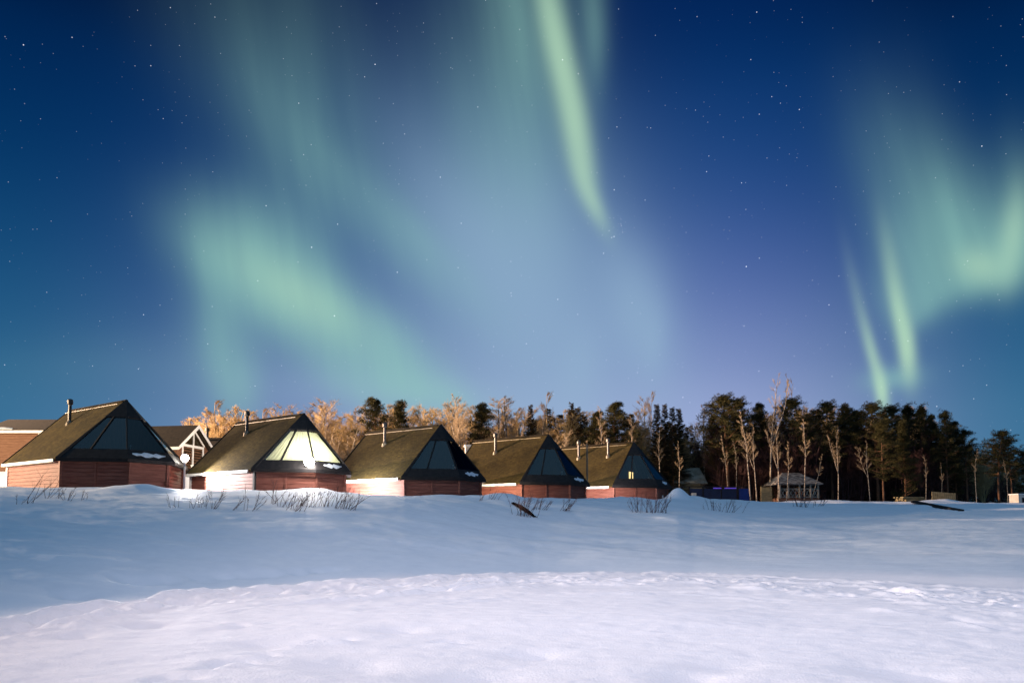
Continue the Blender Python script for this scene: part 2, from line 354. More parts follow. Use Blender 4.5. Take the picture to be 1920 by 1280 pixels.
def terrain(x, Y):
    d = np.maximum(Y, 4.0); px = CX + F * x / (d * CP)
    T = np.interp(px, TPX, TY); C = np.interp(px, KPX, KY); K = np.interp(px, KPX, KZ)
    t = np.clip((Y - T - .4) / (C - T - .4), 0, 1); sm = t * t * (3 - 2 * t)
    z = K * (.42 * t + .58 * sm)
    s = Y - T
    # wind-packed relief, long in x
    z = z + fbm(x * .10, Y * .22, 3, 4) * .05 * np.clip(1 - t, .2, 1)
    bank = np.clip(t * 4, 0, 1)
    z = z + bank * (fbm(x * .16 + .3 * Y * .1, Y * .30, 11, 4) * .09 + np.abs(fbm(x * .25, Y * .5, 21, 3)) * .035)
    # lumpy rim where the trodden field ends
    rim = np.exp(-(s / .35) ** 2); lump = fbm(x * 1.6, Y * 1.2, 31, 4)
    left = np.clip((1000 - px) / 500, 0, 1)
    z = z + rim * (.06 + .09 * lump * (.4 + .6 * left) + .05 * left) - .07 * np.exp(-((s - 1.3) / .8) ** 2)
    # sledge and ski tracks on the field
    nn = fbm(x * .9, Y * 2.0, 41, 5); trk = np.clip((px - 350) / 500, 0, 1)
    for off, amp, wid in ((-.7, .035, .13), (-1.15, .03, .12), (-1.9, .04, .16), (-2.5, .028, .12), (-3.3, .04, .18), (-3.9, .03, .15), (-4.8, .02, .2)):
        so = s - off - fbm(x * .07 + off, x * 0 + off, 51, 2) * .6
        z = z - trk * amp * 2.0 * np.exp(-(so / wid) ** 2) * np.clip(.6 + nn, 0, 1.4) + trk * amp * 1.6 * np.exp(-((so + wid * 1.6) / wid) ** 2) * np.clip(.5 + 1.2 * nn, 0, 1.6)
    band = np.exp(-((s + 2.2) / 2.0) ** 2)
    z = z + band * trk * .07 * np.maximum(fbm(x * 3, Y * 3, 61, 3) - .15, 0) 
    lb = np.exp(-((s + 1.0) / .9) ** 2) * left
    z = z + lb * .10 * fbm(x * 1.8, Y * 1.5, 71, 4)
    fld = np.clip(-s / 2, 0, 1)
    z = z + fld * (.024 * fbm(x * .4, Y * .8, 81, 3) + .009 * fbm(x * 3, Y * 6, 91, 4))
    z = z + .010 * bank * fbm(x * 2, Y * 4, 95, 3)
    # plateau
    pl = np.clip((Y - C) / 2.5, 0, 1)
    z = z + pl * fbm(x * .35, Y * .35, 101, 3) * .07
    crest = np.exp(-((Y - C) / 1.6) ** 2)
    z = z + crest * (.10 * np.abs(fbm(x * .45, Y * .2, 111, 3)) + .03)
    # snow banks thrown up behind the first two cabins
    z = z + 1.9 * np.exp(-((Y - 47) / 1.6) ** 2) * (1 / (1 + np.exp((x + 19) / 1.2)))
    for bx, by, br, bh in MOUNDS: z = z + bh * np.exp(-((x - bx) ** 2 + (Y - by) ** 2) / br ** 2)
    z = z + np.clip((Y - 62) / 40, 0, 1) * .4
    return z
MOUNDS = []
p = pix(1270, 935, 49.0); MOUNDS.append((p.x, 49.0, .75, .85))
p = pix(1298, 938, 50.0); MOUNDS.append((p.x, 50.5, 1.0, .3))
p = pix(945, 945, 38.0); MOUNDS.append((p.x, 38.5, 1.3, .30))
p = pix(1185, 940, 44.5); MOUNDS.append((p.x, 45.0, 1.3, .22))
for q in ((1490, 935, 62, 1.6, .45), (1760, 945, 57, 2.2, .4), (1575, 948, 57, 3.0, .2), (230, 930, 31.0, 1.4, .14), (270, 930, 32, 1.0, .16), (560, 940, 34, 1.2, .15), (600, 940, 34.6, 1.0, .12)):
    p = pix(q[0], q[1], q[2]); MOUNDS.append((p.x, q[2], q[3], q[4]))
DIPS = []
for (a, b, r) in PRINTS:
    Y0 = EYE / ((b - 980.3) / F); p = pix(a, b, Y0); DIPS.append((p.x, p.y, r, .10 if r < .2 else .09))
def zt(x, y):
    z = terrain(np.array([float(x)]), np.array([float(y)]))[0]
    return float(z)
def ground_at(px, py):
    Ys = np.geomspace(5, 120, 3000); a = (CY - py) / F
    zz = Ys * (SP + a * CP) / (CP - a * SP); xs = (px - CX) / F * (Ys * CP + zz * SP)
    h = terrain(xs, Ys); k = np.argmax(zz + EYE < h)
    return Vector((xs[k], Ys[k], h[k]))
for (a, b, r) in BPR:
    p = ground_at(a, b); DIPS.append((p.x, p.y, r * 1.4, .14))
def make_terrain():
    u = np.concatenate([-np.geomspace(30, 1.02, 40), np.linspace(-.98, .98, 760), np.geomspace(1.02, 30, 40)])
    Y = np.concatenate([-np.geomspace(400, 2, 24), [0, 2, 3.5, 4.5, 5.3], np.geomspace(5.9, 62, 640), np.geomspace(62.6, 130, 60), np.geomspace(150, 5000, 16)])
    U, YY = np.meshgrid(u, Y); X = U * np.maximum(YY, 5.3)
    Z = terrain(X, YY)
    near = np.clip((YY - 3) / 2.5, 0, 1); Z = Z * near
    for (x0, y0, r, dep) in DIPS:
        Z -= dep * np.exp(-(((X - x0) / r) ** 2 + ((YY - y0) / (r * .8)) ** 2))
        if r < .2: Z += dep * .35 * np.exp(-(((X - x0) / (r * 1.5)) ** 2 + ((YY - y0 + r * 1.4) / (r * .6)) ** 2))
    ny, nx = X.shape; V = np.stack([X, YY, Z], -1).reshape(-1, 3)
    idx = np.arange(ny * nx).reshape(ny, nx)
    Q = np.stack([idx[:-1, :-1], idx[:-1, 1:], idx[1:, 1:], idx[1:, :-1]], -1).reshape(-1, 4)
    me = bpy.data.meshes.new('snow_ground'); me.vertices.add(len(V)); me.vertices.foreach_set('co', V.ravel())
    me.loops.add(Q.size); me.polygons.add(len(Q)); me.loops.foreach_set('vertex_index', Q.ravel())
    me.polygons.foreach_set('loop_start', np.arange(0, Q.size, 4)); me.polygons.foreach_set('use_smooth', [True] * len(Q))
    me.materials.append(M_snow); me.update(calc_edges=True); me.validate()
    o = bpy.data.objects.new('snow_ground', me); COL.objects.link(o); o['kind'] = 'structure'
make_terrain()

# ------------------------------------------------------------------ glass-fronted cabins
HL, HW, HR, HO, HA, HW2 = 5.88, 3.01, 3.33, .2, 3.14, 3.39
HK = HA * math.sqrt(.5)
HUTS = [(.999, -20.73, 36.23, 4.80), (.978, -11.85, 38.31, 4.42), (.975, -4.39, 40.88, 4.165), (.968, 2.31, 45.25, 4.13), (.952, 8.88, 50.21, 4.21)]
def hut_local(i, a, b, h):
    """point in cabin i: a along the ridge towards its glazed end, b towards the left-hand viewer side, h above eave"""
    phi, x, y, z = HUTS[i]
    return Vector((x + a * math.sin(phi) - b * math.cos(phi), y - a * math.cos(phi) - b * math.sin(phi), z + h))
def clap(m, a, b, z0, z1, step=.19, lap=.022):
    """overlapping horizontal boards between plan points a and b (outside on the right of a->b)"""
    a, b = Vector((*a, 0)), Vector((*b, 0)); d = (b - a).normalized(); n = Vector((d.y, -d.x, 0)); k = int(math.ceil((z1 - z0) / step))
    for i in range(k):
        lo, hi = z0 + i * step, min(z0 + (i + 1) * step, z1)
        P = [a + n * lap, b + n * lap, b + n * .012, a + n * .012, a - n * .02, b - n * .02]; gr = .026
        m.add([(P[0].x, P[0].y, lo), (P[1].x, P[1].y, lo), (P[2].x, P[2].y, hi - gr), (P[3].x, P[3].y, hi - gr), (P[4].x, P[4].y, lo), (P[5].x, P[5].y, lo), (P[4].x, P[4].y, hi - gr), (P[5].x, P[5].y, hi - gr), (P[4].x, P[4].y, hi), (P[5].x, P[5].y, hi)],
              [(0, 1, 2, 3), (4, 5, 1, 0), (3, 2, 7, 6), (6, 7, 9, 8)])
CAB_LABELS = ['nearest and leftmost wooden cabin with dark glazed front, beside the lit post lamp',
              'second wooden cabin, its glazed front lit cream from inside with a glaring lamp',
              'third wooden cabin with dark teal glass front and pinkish lit side wall, behind no lamp',
              'fourth wooden cabin with dark teal glass and a tall thin pipe at its right edge',
              'farthest wooden cabin with two roof flues and a small orange lit window']
CAB_LABELS[2] = 'third wooden cabin from the left, dark glass front and pinkish lit side wall'
cabins = []
for i, (phi, cx_, cy_, ze) in enumerate(HUTS):
    z0 = zt(cx_, cy_) - .35; E_ = ze - z0
    root = empty('glass_cabin', (cx_, cy_, z0), phi - math.pi / 2, CAB_LABELS[i], 'cabin', 'glass-fronted wooden cabins in a row')
    cabins.append(root)
    w, w2, L, k = HW, HW2, HL, HK
    w3 = 2.35; plan = [(-L, -w), (0, -w), (k, -(w - k)), (k, w2 - k), (-.1, w2), (-L, w3)]
    m = MB()
    for j in range(6): clap(m, plan[j], plan[(j + 1) % 6], 0, E_ - .02)
    gb = Vector((-L, 0, E_ + HR - .1))
    m.add([(-L, -w, E_ - .02), (-L, w3, E_ - .02), tuple(gb)], [(0, 2, 1)])
    m.build('wall', M_wall, root)
    # corner boards
    for j, (qx, qy) in enumerate(plan[:5]):
        m = MB(); m.box(qx - .07, qx + .07, qy - .07, qy + .07, 0, E_ - .03)
        m.build('corner_board', M_dark if (j == 1 and i == 1) else (M_white if (j == 0) else M_wall), root)
    # batten and small lantern in the middle of the diagonal wall
    mx_, my_ = k * .5, -(w - k * .5); nx_, ny_ = math.sqrt(.5), -math.sqrt(.5)
    m = MB(); m.bar((mx_ + nx_ * .04, my_ + ny_ * .04, 0), (mx_ + nx_ * .04, my_ + ny_ * .04, E_ - .06), .09, .05, up=(nx_, ny_, 0))
    m.build('wall_batten', M_wall, root)
    # roof
    sl = Vector((0, -(HR), w + HO)).normalized(); sl = Vector((0, -HR, w + HO)).normalized()
    nA = Vector((0, -HR, w + HO)).normalized(); nB = Vector((0, HR, w2 + HO)).normalized()
    m = MB()
    m.slab([(-L - .18, -(w + HO), E_), (0, -(w + HO), E_), (.06, 0, E_ + HR), (-L - .18, 0, E_ + HR)], nA, .12)
    m.slab([(0, w2 + HO, E_), (-L - .18, w3 + HO, E_), (-L - .18, 0, E_ + HR), (.06, 0, E_ + HR)], nB, .12)
    roof = m.build('roof', M_roof, root)
    m = MB(); m.bar((-L - .2, -.07, E_ + HR - .02), (-.1, -.07, E_ + HR - .02), .10, .05); m.bar((-L - .2, .05, E_ + HR + .02), (.1, .05, E_ + HR + .02), .14, .08)
    m.build('ridge_cap', M_droof, root)
    m = MB(); m.bar((-L - .2, -.20, E_ + HR - .165), (-.35, -.20, E_ + HR - .165), .045, .03); m.build('ridge_strip', M_ridge, root)
    m = MB(); m.box(-L - .22, -.28, -(w + HO) - .05, -(w + HO) + .0, E_ - .16, E_ - .02)
    m.add([(-L - .22, -(w + HO), E_ - .20), (-.28, -(w + HO), E_ - .20), (-.28, -w - .03, E_ - .14), (-L - .22, -w - .03, E_ - .14)], [(0, 1, 2, 3)])
    m.build('fascia', M_white, root)
    m = MB(); m.slab([(-L - .22, -(w + HO) - .02, E_ - .1), (-L - .22, -(w + HO) - .02, E_ + .04), (-L - .22, 0, E_ + HR + .04), (-L - .22, 0, E_ + HR - .12)], (-1, 0, 0), .05)
    m.build('bargeboard', M_dark, root)
    # half-cone: apex and base polygon
    A0 = Vector((.12, 0, E_ + HR)); o = HO + .06
    B = [Vector((0, -(w + o), E_)), Vector((k + o * .9, -(w + o - k) , E_)), Vector((k + o * .9, w2 + o - k, E_)), Vector((0, w2 + o, E_))]
    Bm = B[0].lerp(B[1], .40)
    cone = [B[0], Bm, B[1], B[2], B[3]]
    cp = lambda q, t, lift=0.0: A0.lerp(q, t) + Vector((lift * .45, 0, lift))
    def ring(t, ls=0.0): return [cp(q, t, ls) for q in cone]
    TH, TG = .30, .855
    m = MB(); r1 = [cp(q, TH + .015, .07) for q in cone]; top = tuple(A0 + Vector((.02, 0, .08)))
    in1 = [cp(q, TH + .01, -.03) for q in cone]
    m.add([top] + [tuple(q) for q in r1] + [tuple(q) for q in in1], [(0, j, j + 1) for j in range(1, 5)] + [(j, j + 5, j + 6, j + 1) for j in range(1, 5)])
    m.build('hood', M_dark if i else M_dark, root)
    m = MB(); a_, b_ = ring(TH), ring(TG)
    m.add([tuple(q) for q in a_ + b_], [(j, j + 5, j + 6, j + 1) for j in range(4)])
    m.build('glass_front', M_glass, root)
    for j, q in enumerate(cone):
        if j == 0: continue
        m = MB(); m.bar(cp(q, TH, .02), cp(q, TG, .02), .07, .08); m.build('glazing_bar', M_dark, root)
    # broad dark board along the rake
    m = MB(); q0, q1 = cone[0], cone[0].lerp(cone[1], .16)
    m.slab([cp(q0, .05, .05), cp(q0, 1.0, .05), cp(q1, 1.0, .05) , cp(q1, .05, .05)], (.3, -.5, .8), .16)
    m.build('rake_board', M_dark, root)
    # skirt roof under the glass
    m = MB(); s0 = ring(TG - .005, .03); s1 = [cp(q, 1.0, .03) for q in cone]; s2 = [q - Vector((0, 0, .17)) for q in s1]; s3 = [Vector((q.x * .9 - .02, q.y * .93, q.z - .0)) for q in s2]
    V_ = [tuple(q) for q in s0 + s1 + s2 + s3]
    m.add(V_, [(j, j + 5, j + 6, j + 1) for j in range(4)] + [(j + 5, j + 10, j + 11, j + 6) for j in range(4)] + [(j + 10, j + 15, j + 16, j + 11) for j in range(4)])
    m.build('skirt_roof', M_dark, root)
    # inner gable wall seen through the glass
    m = MB(); m.slab([(-.1, -w + .2, E_ - .3), (-.1, w2 - .2, E_ - .3), (-.1, 0.0, E_ + HR - .22)], (1, 0, 0), .1)
    m.build('inner_wall', M_int, root)
    # inner floor
    m = MB(); m.slab([(0, -w + .1, E_ - 1.2), (k - .1, -(w - k) , E_ - 1.2), (k - .1, w2 - k, E_ - 1.2), (0, w2 - .1, E_ - 1.2)], (0, 0, 1), .05)
    m.build('inner_floor', M_int, root)
    if i == 1:
        m = MB(); a2 = [cp(q, TH - .02, -.14) for q in cone]; b2 = [cp(q, TG + .03, -.14) for q in cone]
        for j in range(4):
            n = 10
            for s_ in range(n):
                f0, f1 = s_ / n, (s_ + 1) / n
                z = -.03 if s_ % 2 else .0; zb = .0 if s_ % 2 else -.03
                P0, P1 = a2[j].lerp(a2[j + 1], f0), a2[j].lerp(a2[j + 1], f1); Q0, Q1 = b2[j].lerp(b2[j + 1], f0), b2[j].lerp(b2[j + 1], f1)
                m.add([tuple(P0 + Vector((0, 0, z))), tuple(Q0 + Vector((0, 0, z))), tuple(Q1 + Vector((0, 0, zb))), tuple(P1 + Vector((0, 0, zb)))], [(0, 1, 2, 3)])
        m.build('blind', M_blind, root)
    # snow left lying on the skirt
    if i != 4:
        js = 2; f0, f1 = ((.25, .8) if i else (.1, .85))
    else: js, f0, f1 = 2, .45, .8
    m = MB(); n = 9; rowa, rowb = [], []
    for s_ in range(n):
        f = f0 + (f1 - f0) * s_ / (n - 1); q = cone[js].lerp(cone[js + 1], f); e_ = math.sin(math.pi * s_ / (n - 1)) ** .7 * (.65 + .35 * math.sin(s_ * 2.3 + i * 1.7))
        rowa.append(cp(q, TG + .075 - .055 * e_, .045)); rowb.append(cp(q, TG + .075 + .05 * e_, .045))
    tp = [(a1 + b1) / 2 + Vector((.0, 0, .06)) for a1, b1 in zip(rowa, rowb)]
    m.add([tuple(q) for q in rowa + tp + rowb], [(s_, s_ + n, s_ + n + 1, s_ + 1) for s_ in range(n - 1)] + [(s_ + n, s_ + 2 * n, s_ + 2 * n + 1, s_ + n + 1) for s_ in range(n - 1)])
    m.build('snow_patch', M_snow2, root, smooth=True)
    if i == 1:
        m = MB(); q = [cp(cone[3].lerp(cone[4], .05), TG + .01, .05), cp(cone[3].lerp(cone[4], .55), TG + .01, .05), cp(cone[3].lerp(cone[4], .5), .97, .05), cp(cone[3].lerp(cone[4], .08), .97, .05)]
        m.slab(q, (0.3, .5, .8), .03); m.build('snow_patch', M_snow2, root)
    # flues
    spots = {0: [(2.0, .95)], 1: [(2.0, .85)], 2: [(2.3, .95)], 3: [(2.4, 1.0)], 4: [(1.9, .95), (4.4, .95)]}[i]
    for (ua, vb) in spots:
        zz = E_ + HR * (1 - vb / (w + HO)); x_, y_ = -L + ua, -vb
        m = MB(); m.lathe([(.10, -.25), (.10, .12), (.085, .14), (.085, 1.0), (.13, 1.02), (.145, 1.06), (.145, 1.24), (.12, 1.30), (.03, 1.33)], (x_, y_, zz), 12)
        fl = m.build('flue', M_metal, root, smooth=False)
        m = MB(); m.lathe([(.20, -.2), (.17, .0), (.105, .10)], (x_, y_, zz), 12); m.build('flashing', M_ridge, fl)
    if i == 3:
        q = cp(cone[3], .93, .05)
        m = MB(); m.lathe([(.055, -.1), (.055, 2.35), (.06, 2.36), (.02, 2.42)], tuple(q), 10); m.build('tall_pipe', M_ridge, root)
    if i == 4:
        m = MB(); m.box(k + .03, k + .07, .1, .3, E_ - .95, E_ - .62); m.build('wall_vent', M_white, root)
        m = MB(); m.slab([(-.05, -.42, E_ + .38), (-.05, .22, E_ + .38), (-.05, .22, E_ + 1.15), (-.05, -.42, E_ + 1.15)], (1, 0, 0), .03); win = m.build('lit_window', M_win, root)
        m = MB(); m.bar((-.03, -.05, E_ + .35), (-.03, -.05, E_ + 1.05), .05, .04); m.build('window_frame', M_lumber, win)
        m = MB(); m.slab([(-.02, .25, E_ + 2.1), (-.02, .95, E_ + 1.2), (-.02, .75, E_ + 1.1), (-.02, .12, E_ + 1.8)], (1, 0, 0), .05); m.build('inner_brace', M_lumber, root)
    # small white reading lamp just inside the glass
    if i in (0, 2, 3):
        lp = hut_local(i, k * .62, .35, 0); lab = {0: 'tiny white bedside lamp inside the nearest cabin glass', 2: 'small white bedside lamp behind the glass of the third cabin', 3: 'small white bedside lamp behind the glass of the fourth cabin'}[i]
        lr = empty('bedside_lamp', (lp.x, lp.y, ze + .32), 0, lab, 'lamp', 'bedside lamps behind cabin glass')
        m = MB(); m.lathe([(.10, -1.5), (.12, -1.47), (.02, -1.44), (.02, .0)], n=10); m.build('lamp_stand', M_metal, lr)
        m = MB(); m.lathe([(.26, .0), (.10, .22), (.03, .28)], n=12); m.build('lamp_shade', M_white, lr)
        m = MB(); m.lathe([(.012, .28), (.012, .42), (.035, .45), (.035, .5), (.01, .52)], n=8); m.build('finial', M_white, lr)

# glaring lamp fixed to the skirt of the second cabin
def lamp_light(parent_loc, power, color=(1, .90, .84), r=.12, name='lamp_light'):
    return light(name, 'POINT', parent_loc, power, color, shadow_soft_size=r)
gp = hut_local(1, HK - .05, 1.25, .42)
gl_ = empty('wall_lamp', gp, 0, 'glaring round lamp on the eave of the second cabin, in front of its lit glass', 'lamp')
m = MB(); m.lathe([(.02, -.27), (.19, -.19), (.27, 0), (.19, .19), (.02, .27)], n=16); m.build('lamp_globe', M_lamp, gl_, smooth=True)
m = MB(); m.bar((-.25, 0, -.2), (0, 0, -.2), .05); m.bar((0, 0, -.22), (0, 0, -.15), .12); m.build('lamp_bracket', M_dark, gl_)
lamp_light(gp + Vector((.35, -.55, .15)), 500)
lamp_light(hut_local(1, .7, .2, .55), 650, (1, .88, .66), .2, 'cabin_interior_light')

# ------------------------------------------------------------------ post lamp between cabins and lamps hidden in the other gaps, plus an added cottage fill
def post_lamp(loc, h, label, power, visible=True):
    r = empty('post_lamp', loc, 0, label, 'street lamp', 'post lamps between the cabins')
    m = MB(); m.lathe([(.09, -.3), (.09, .15), (.06, .2), (.05, h - .35), (.09, h - .3), (.09, h - .22)], n=12); m.build('post', M_white, r)
    m = MB(); m.lathe([(.03, h - .22), (.15, h - .14), (.2, h), (.15, h + .14), (.03, h + .2)], n=16); m.build('globe', M_lamp, r, smooth=True)
    m = MB(); m.lathe([(.10, h + .2), (.14, h + .215), (.02, h + .28)], n=12); m.build('cap', M_dark, r)
    l = light('lamp_light', 'SPOT', Vector(loc) + Vector((.35, -.30, h - .95)), power, (1, .92, .90), spot_size=math.radians(150), spot_blend=.5, shadow_soft_size=.12)
    aim(l, Vector(loc) + Vector((2.6, -.7, .7)))
lp = pix(345, 916, 37.6); zg = zt(lp.x, lp.y)
hh = pix(348, 858, 37.6).z - zg
post_lamp((lp.x, lp.y, zg), hh, 'glaring white post lamp between the first and second cabins', 3600)
for i, pw, c_ in ((1, 2500, (1, .97, 1.0)), (2, 1150, (1, .80, .58)), (3, 1700, (1, .88, .84))):
    q = hut_local(i, HK + .12, -(HW2 - HK + .2), -.72)
    l = light('corner_lamp_light', 'SPOT', q, pw, c_, spot_size=math.radians(135), spot_blend=.5, shadow_soft_size=.08); aim(l, hut_local(i + 1, -2.4, HW, -.9))
lamp_light((-30.5, 34.0, 5.0), 2000, (1, .72, .48), .15, 'gap_lamp_light')
lamp_light((-31.5, 40.5, 4.6), 60, (1, .9, .85), .15, 'gap_lamp_light')
lamp_light((-18.6, 47.6, 6.6), 1300, (1, .82, .62), .15, 'cottage_fill_light')  # added fill to brighten the cottage gable, no lamp stands there

# ------------------------------------------------------------------ cottages behind
def cottage(loc, phi, L, w, eave, ridge, label, gable=True):
    r = empty('cottage', loc, phi - math.pi / 2, label, 'cottage', 'brown cottages behind the cabins')
    m = MB(); plan = [(-L, -w), (0, -w), (0, w), (-L, w)]
    for j in range(4): clap(m, plan[j], plan[(j + 1) % 4], 0, eave, .2)
    m.add([(0, -w, eave), (0, w, eave), (0, 0, ridge - .1)], [(0, 1, 2)]); m.add([(-L, -w, eave), (-L, w, eave), (-L, 0, ridge - .1)], [(0, 2, 1)])
    m.build('wall', M_wall2, r)
    o = .35; dz = (ridge - eave) / w * o
    m = MB(); n1 = Vector((0, -(ridge - eave), w)); n2 = Vector((0, (ridge - eave), w))
    m.slab([(-L - .4, -(w + o), eave - dz), (.45, -(w + o), eave - dz), (.45, 0, ridge), (-L - .4, 0, ridge)], n1, .14)
    m.slab([(.45, w + o, eave - dz), (-L - .4, w + o, eave - dz), (-L - .4, 0, ridge), (.45, 0, ridge)], n2, .14)
    m.build('roof', M_droof, r)
    m = MB(); m.box(-L - .4, .45, -(w + o) - .04, -(w + o), eave - dz - .22, eave - dz - .02); m.build('fascia', M_white, r)
    for s in (-1, 1):
        m = MB(); m.slab([(.49, s * (w + o), eave - dz - .2), (.49, s * (w + o), eave - dz + .02), (.49, 0, ridge + .02), (.49, 0, ridge - .24)], (1, 0, 0), .05); m.build('bargeboard', M_white, r)
    return r
# right-hand gabled cottage, seen between cabins one and two
Yc = 50.0; ap = pix(373, 797, Yc); ft = pix(345, 832, Yc)
zc = 3.2
cot = cottage((ap.x - .4, ap.y, zc), math.radians(82), 7.5, 1.95, ap.z - zc - 1.55, ap.z - zc, 'brown cottage with white gable trim and glazed gable, between first and second cabins')
ev, rg = ap.z - zc - 1.55, ap.z - zc
m = MB(); m.box(.02, .07, -1.3, 1.3, ev - .12, ev + .06)
for yy in (-1.3, -.06, 1.2): m.box(.02, .075, yy - .06, yy + .08, ev - 2.2, ev - .12)
m.box(.02, .07, -1.3, 1.3, ev - 2.3, ev - 2.2); wf = m.build('window', M_white, cot)
m = MB(); m.box(.012, .018, -1.28, 1.28, ev - 2.2, ev - .12); m.build('pane', M_glass, wf)
m = MB()
for s in (-1, 1): m.bar((.05, s * 1.35, ev + .1), (.05, s * .02, rg - .36), .10, .05, up=(1, 0, 0))
m.bar((.05, 0, ev + .06), (.05, 0, rg - .4), .12, .05, up=(1, 0, 0)); wg = m.build('gable_window', M_white, cot)
m = MB(); m.add([(.015, -1.25, ev + .08), (.015, 1.25, ev + .08), (.015, 0, rg - .42)], [(0, 1, 2)]); m.build('pane', M_glass, wg)
m = MB(); m.box(.1, 1.0, -1.6, 1.6, ev - 2.55, ev - 2.4)
for yy in (-1.55, -.8, 0, .8, 1.5): m.box(.92, .98, yy, yy + .06, ev - 2.4, ev - 1.6)
m.box(.9, 1.0, -1.6, 1.6, ev - 1.6, ev - 1.52); m.build('balcony', M_white, cot)
# left-hand cottage at the edge of the photo
Yc = 52.0; rr_ = pix(122, 778, Yc); ev_ = pix(60, 813, Yc)
cot2 = cottage((rr_.x + 1, rr_.y + 2.2, zc), math.radians(90), 6.6, 2.5, ev_.z - zc + .35, rr_.z - zc, 'brown cottage with dark roof and snowy roof corner, at the far left edge')
m = MB(); m.box(-2.75, -2.45, -2.58, -2.5, 0, ev_.z - zc); m.box(-1.4, -1.1, -2.58, -2.5, 0, ev_.z - zc); m.build('corner_board', M_white, cot2)
m = MB(); m.box(-2.45, -1.4, -2.55, -2.5, 1.8, 3.6); wf = m.build('window', M_white, cot2)
m = MB(); m.box(-2.3, -1.55, -2.565, -2.552, 1.95, 3.45); m.build('pane', M_glass, wf)
m = MB(); q = MB()
n1 = Vector((0, -(rr_.z - ev_.z), 2.5)).normalized()
bx = -5.9; vs = []
for s_ in range(9):
    f = s_ / 8; vs.append((bx + 1.35 * f, -2.72 + .30 * math.sin(f * 3.0 + .2) * (1 - f * .6), 0))
er = (rr_.z - zc) - (ev_.z - zc + .35)
sz = lambda y: (ev_.z - zc + .35) + er * (1 - (-y) / 2.5) 
a_ = [(x, -2.83, sz(-2.83) + .04) for x, y, z in vs]; b_ = [(x, y, sz(y) + .05) for x, y, z in vs]; t_ = [(x, (y - 2.83) / 2, sz((y - 2.83) / 2) + .16) for x, y, z in vs]
m.add(a_ + t_ + b_, [(s, s + 1, s + 10, s + 9) for s in range(8)] + [(s + 9, s + 10, s + 19, s + 18) for s in range(8)])
m.build('roof_snow', M_snow2, cot2, smooth=True)
# dark roof with its flue behind cabin two, and the pale chimney behind cabin four
Yc = 62.0; q0 = pix(388, 820, Yc)
cot3 = cottage((q0.x + 3.8, q0.y, 3.4), math.radians(90), 4.6, 2.4, q0.z - 3.4 - 1.5, q0.z - 3.4, 'low dark roofed cottage peeping out behind the second cabin roof')
m = MB(); fx = pix(393, 820, Yc).x - (q0.x + 3.8); m.lathe([(.13, -.8), (.13, .5), (.2, .52), (.2, .8), (.05, .85)], (fx, -.5, q0.z - 3.4), 12); m.build('flue', M_metal, cot3)
Yc = 62.0; q0 = pix(879, 834, Yc); q1 = pix(872, 834, Yc)
cr = empty('brick_chimney', (q0.x, Yc, zt(q0.x, Yc)), .2, 'pale square chimney showing between the third and fourth cabins', 'chimney')
hz = q0.z - zt(q0.x, Yc); m = MB(); m.box(-.32, .32, -.32, .32, -.3, hz - .18); m.build('stack', M_pale, cr)
m = MB(); m.box(-.40, .40, -.40, .40, hz - .18, hz); m.build('cap', M_white, cr)

# ------------------------------------------------------------------ shed, pool screen, pavilion, lumber
Yc = 66.0; a0 = pix(1262, 905, Yc); a1 = pix(1325, 905, Yc); t0 = pix(1280, 877, Yc + 1.8)
zg = zt(a0.x, Yc); Ls = a1.x - a0.x
sh = empty('shed', (a0.x, Yc, zg), 0, 'small pale-roofed shed among the trees right of the farthest cabin', 'shed')
m = MB(); plan = [(0.15, .3), (Ls - .15, .3), (Ls - .15, 3.4), (.15, 3.4)]
for j in range(4): clap(m, plan[j], plan[(j + 1) % 4], 0, a0.z - zg, .18)
m.build('wall', M_lumber, sh)
m = MB(); ez, rz_ = a0.z - zg, t0.z - zg
m.slab([(-.1, 0, ez), (Ls + .1, 0, ez), (Ls - .15, 1.8, rz_), (.2, 1.8, rz_)], (0, -1, 1), .12)
m.slab([(Ls + .1, 3.7, ez), (-.1, 3.7, ez), (.2, 1.8, rz_), (Ls - .15, 1.8, rz_)], (0, 1, 1), .12)
m.build('roof', mat('frosted_roof', rough=.9, build=vary((.20, .17, .12), (.40, .36, .28), 1.5, 5, contrast=(.35, .65))), sh)
# blue screen
Yc = 60.0; zb = zt(pix(1340, 935, Yc).x, Yc)
b0 = pix(1262, 913, Yc); b1 = pix(1406, 914, Yc); H = b0.z - zb
fr_ = empty('pool_screen', (b0.x, Yc, zb), 0, 'long dark blue screen fence with a violet light strip, under the trees', 'screen')
W = b1.x - b0.x
xp = lambda px: pix(px, 913, Yc).x - b0.x
for s_, (pa, pb, mt_) in enumerate([(1292, 1318, M_blue), (1318, 1352, M_blue), (1352, 1382, M_blue), (1384, 1406, M_blueb)]):
    m = MB(); m.box(xp(pa) + .06, xp(pb) - .06, -.03, .03, -.4, H - .12); m.build('panel', mt_, fr_)
for pa in (1264, 1278, 1292, 1318, 1352, 1383, 1406):
    m = MB(); m.box(xp(pa) - .06, xp(pa) + .06, -.06, .06, -.4, H); m.build('screen_post', M_dark, fr_)
m = MB(); m.box(-.2, W + .1, -.09, .07, H + .002, H + .08); m.build('top_rail', M_dark, fr_)
m = MB(); m.box(xp(1337), xp(1352), -.075, -.035, H - .13, H - .04); m.box(xp(1358), xp(1380), -.075, -.035, H - .13, H - .04); m.build('light_strip', M_violet, fr_)
m = MB(); m.box(xp(1296), xp(1305), -.07, -.035, H - .75, H - .5); m.build('notice', M_pale, fr_)
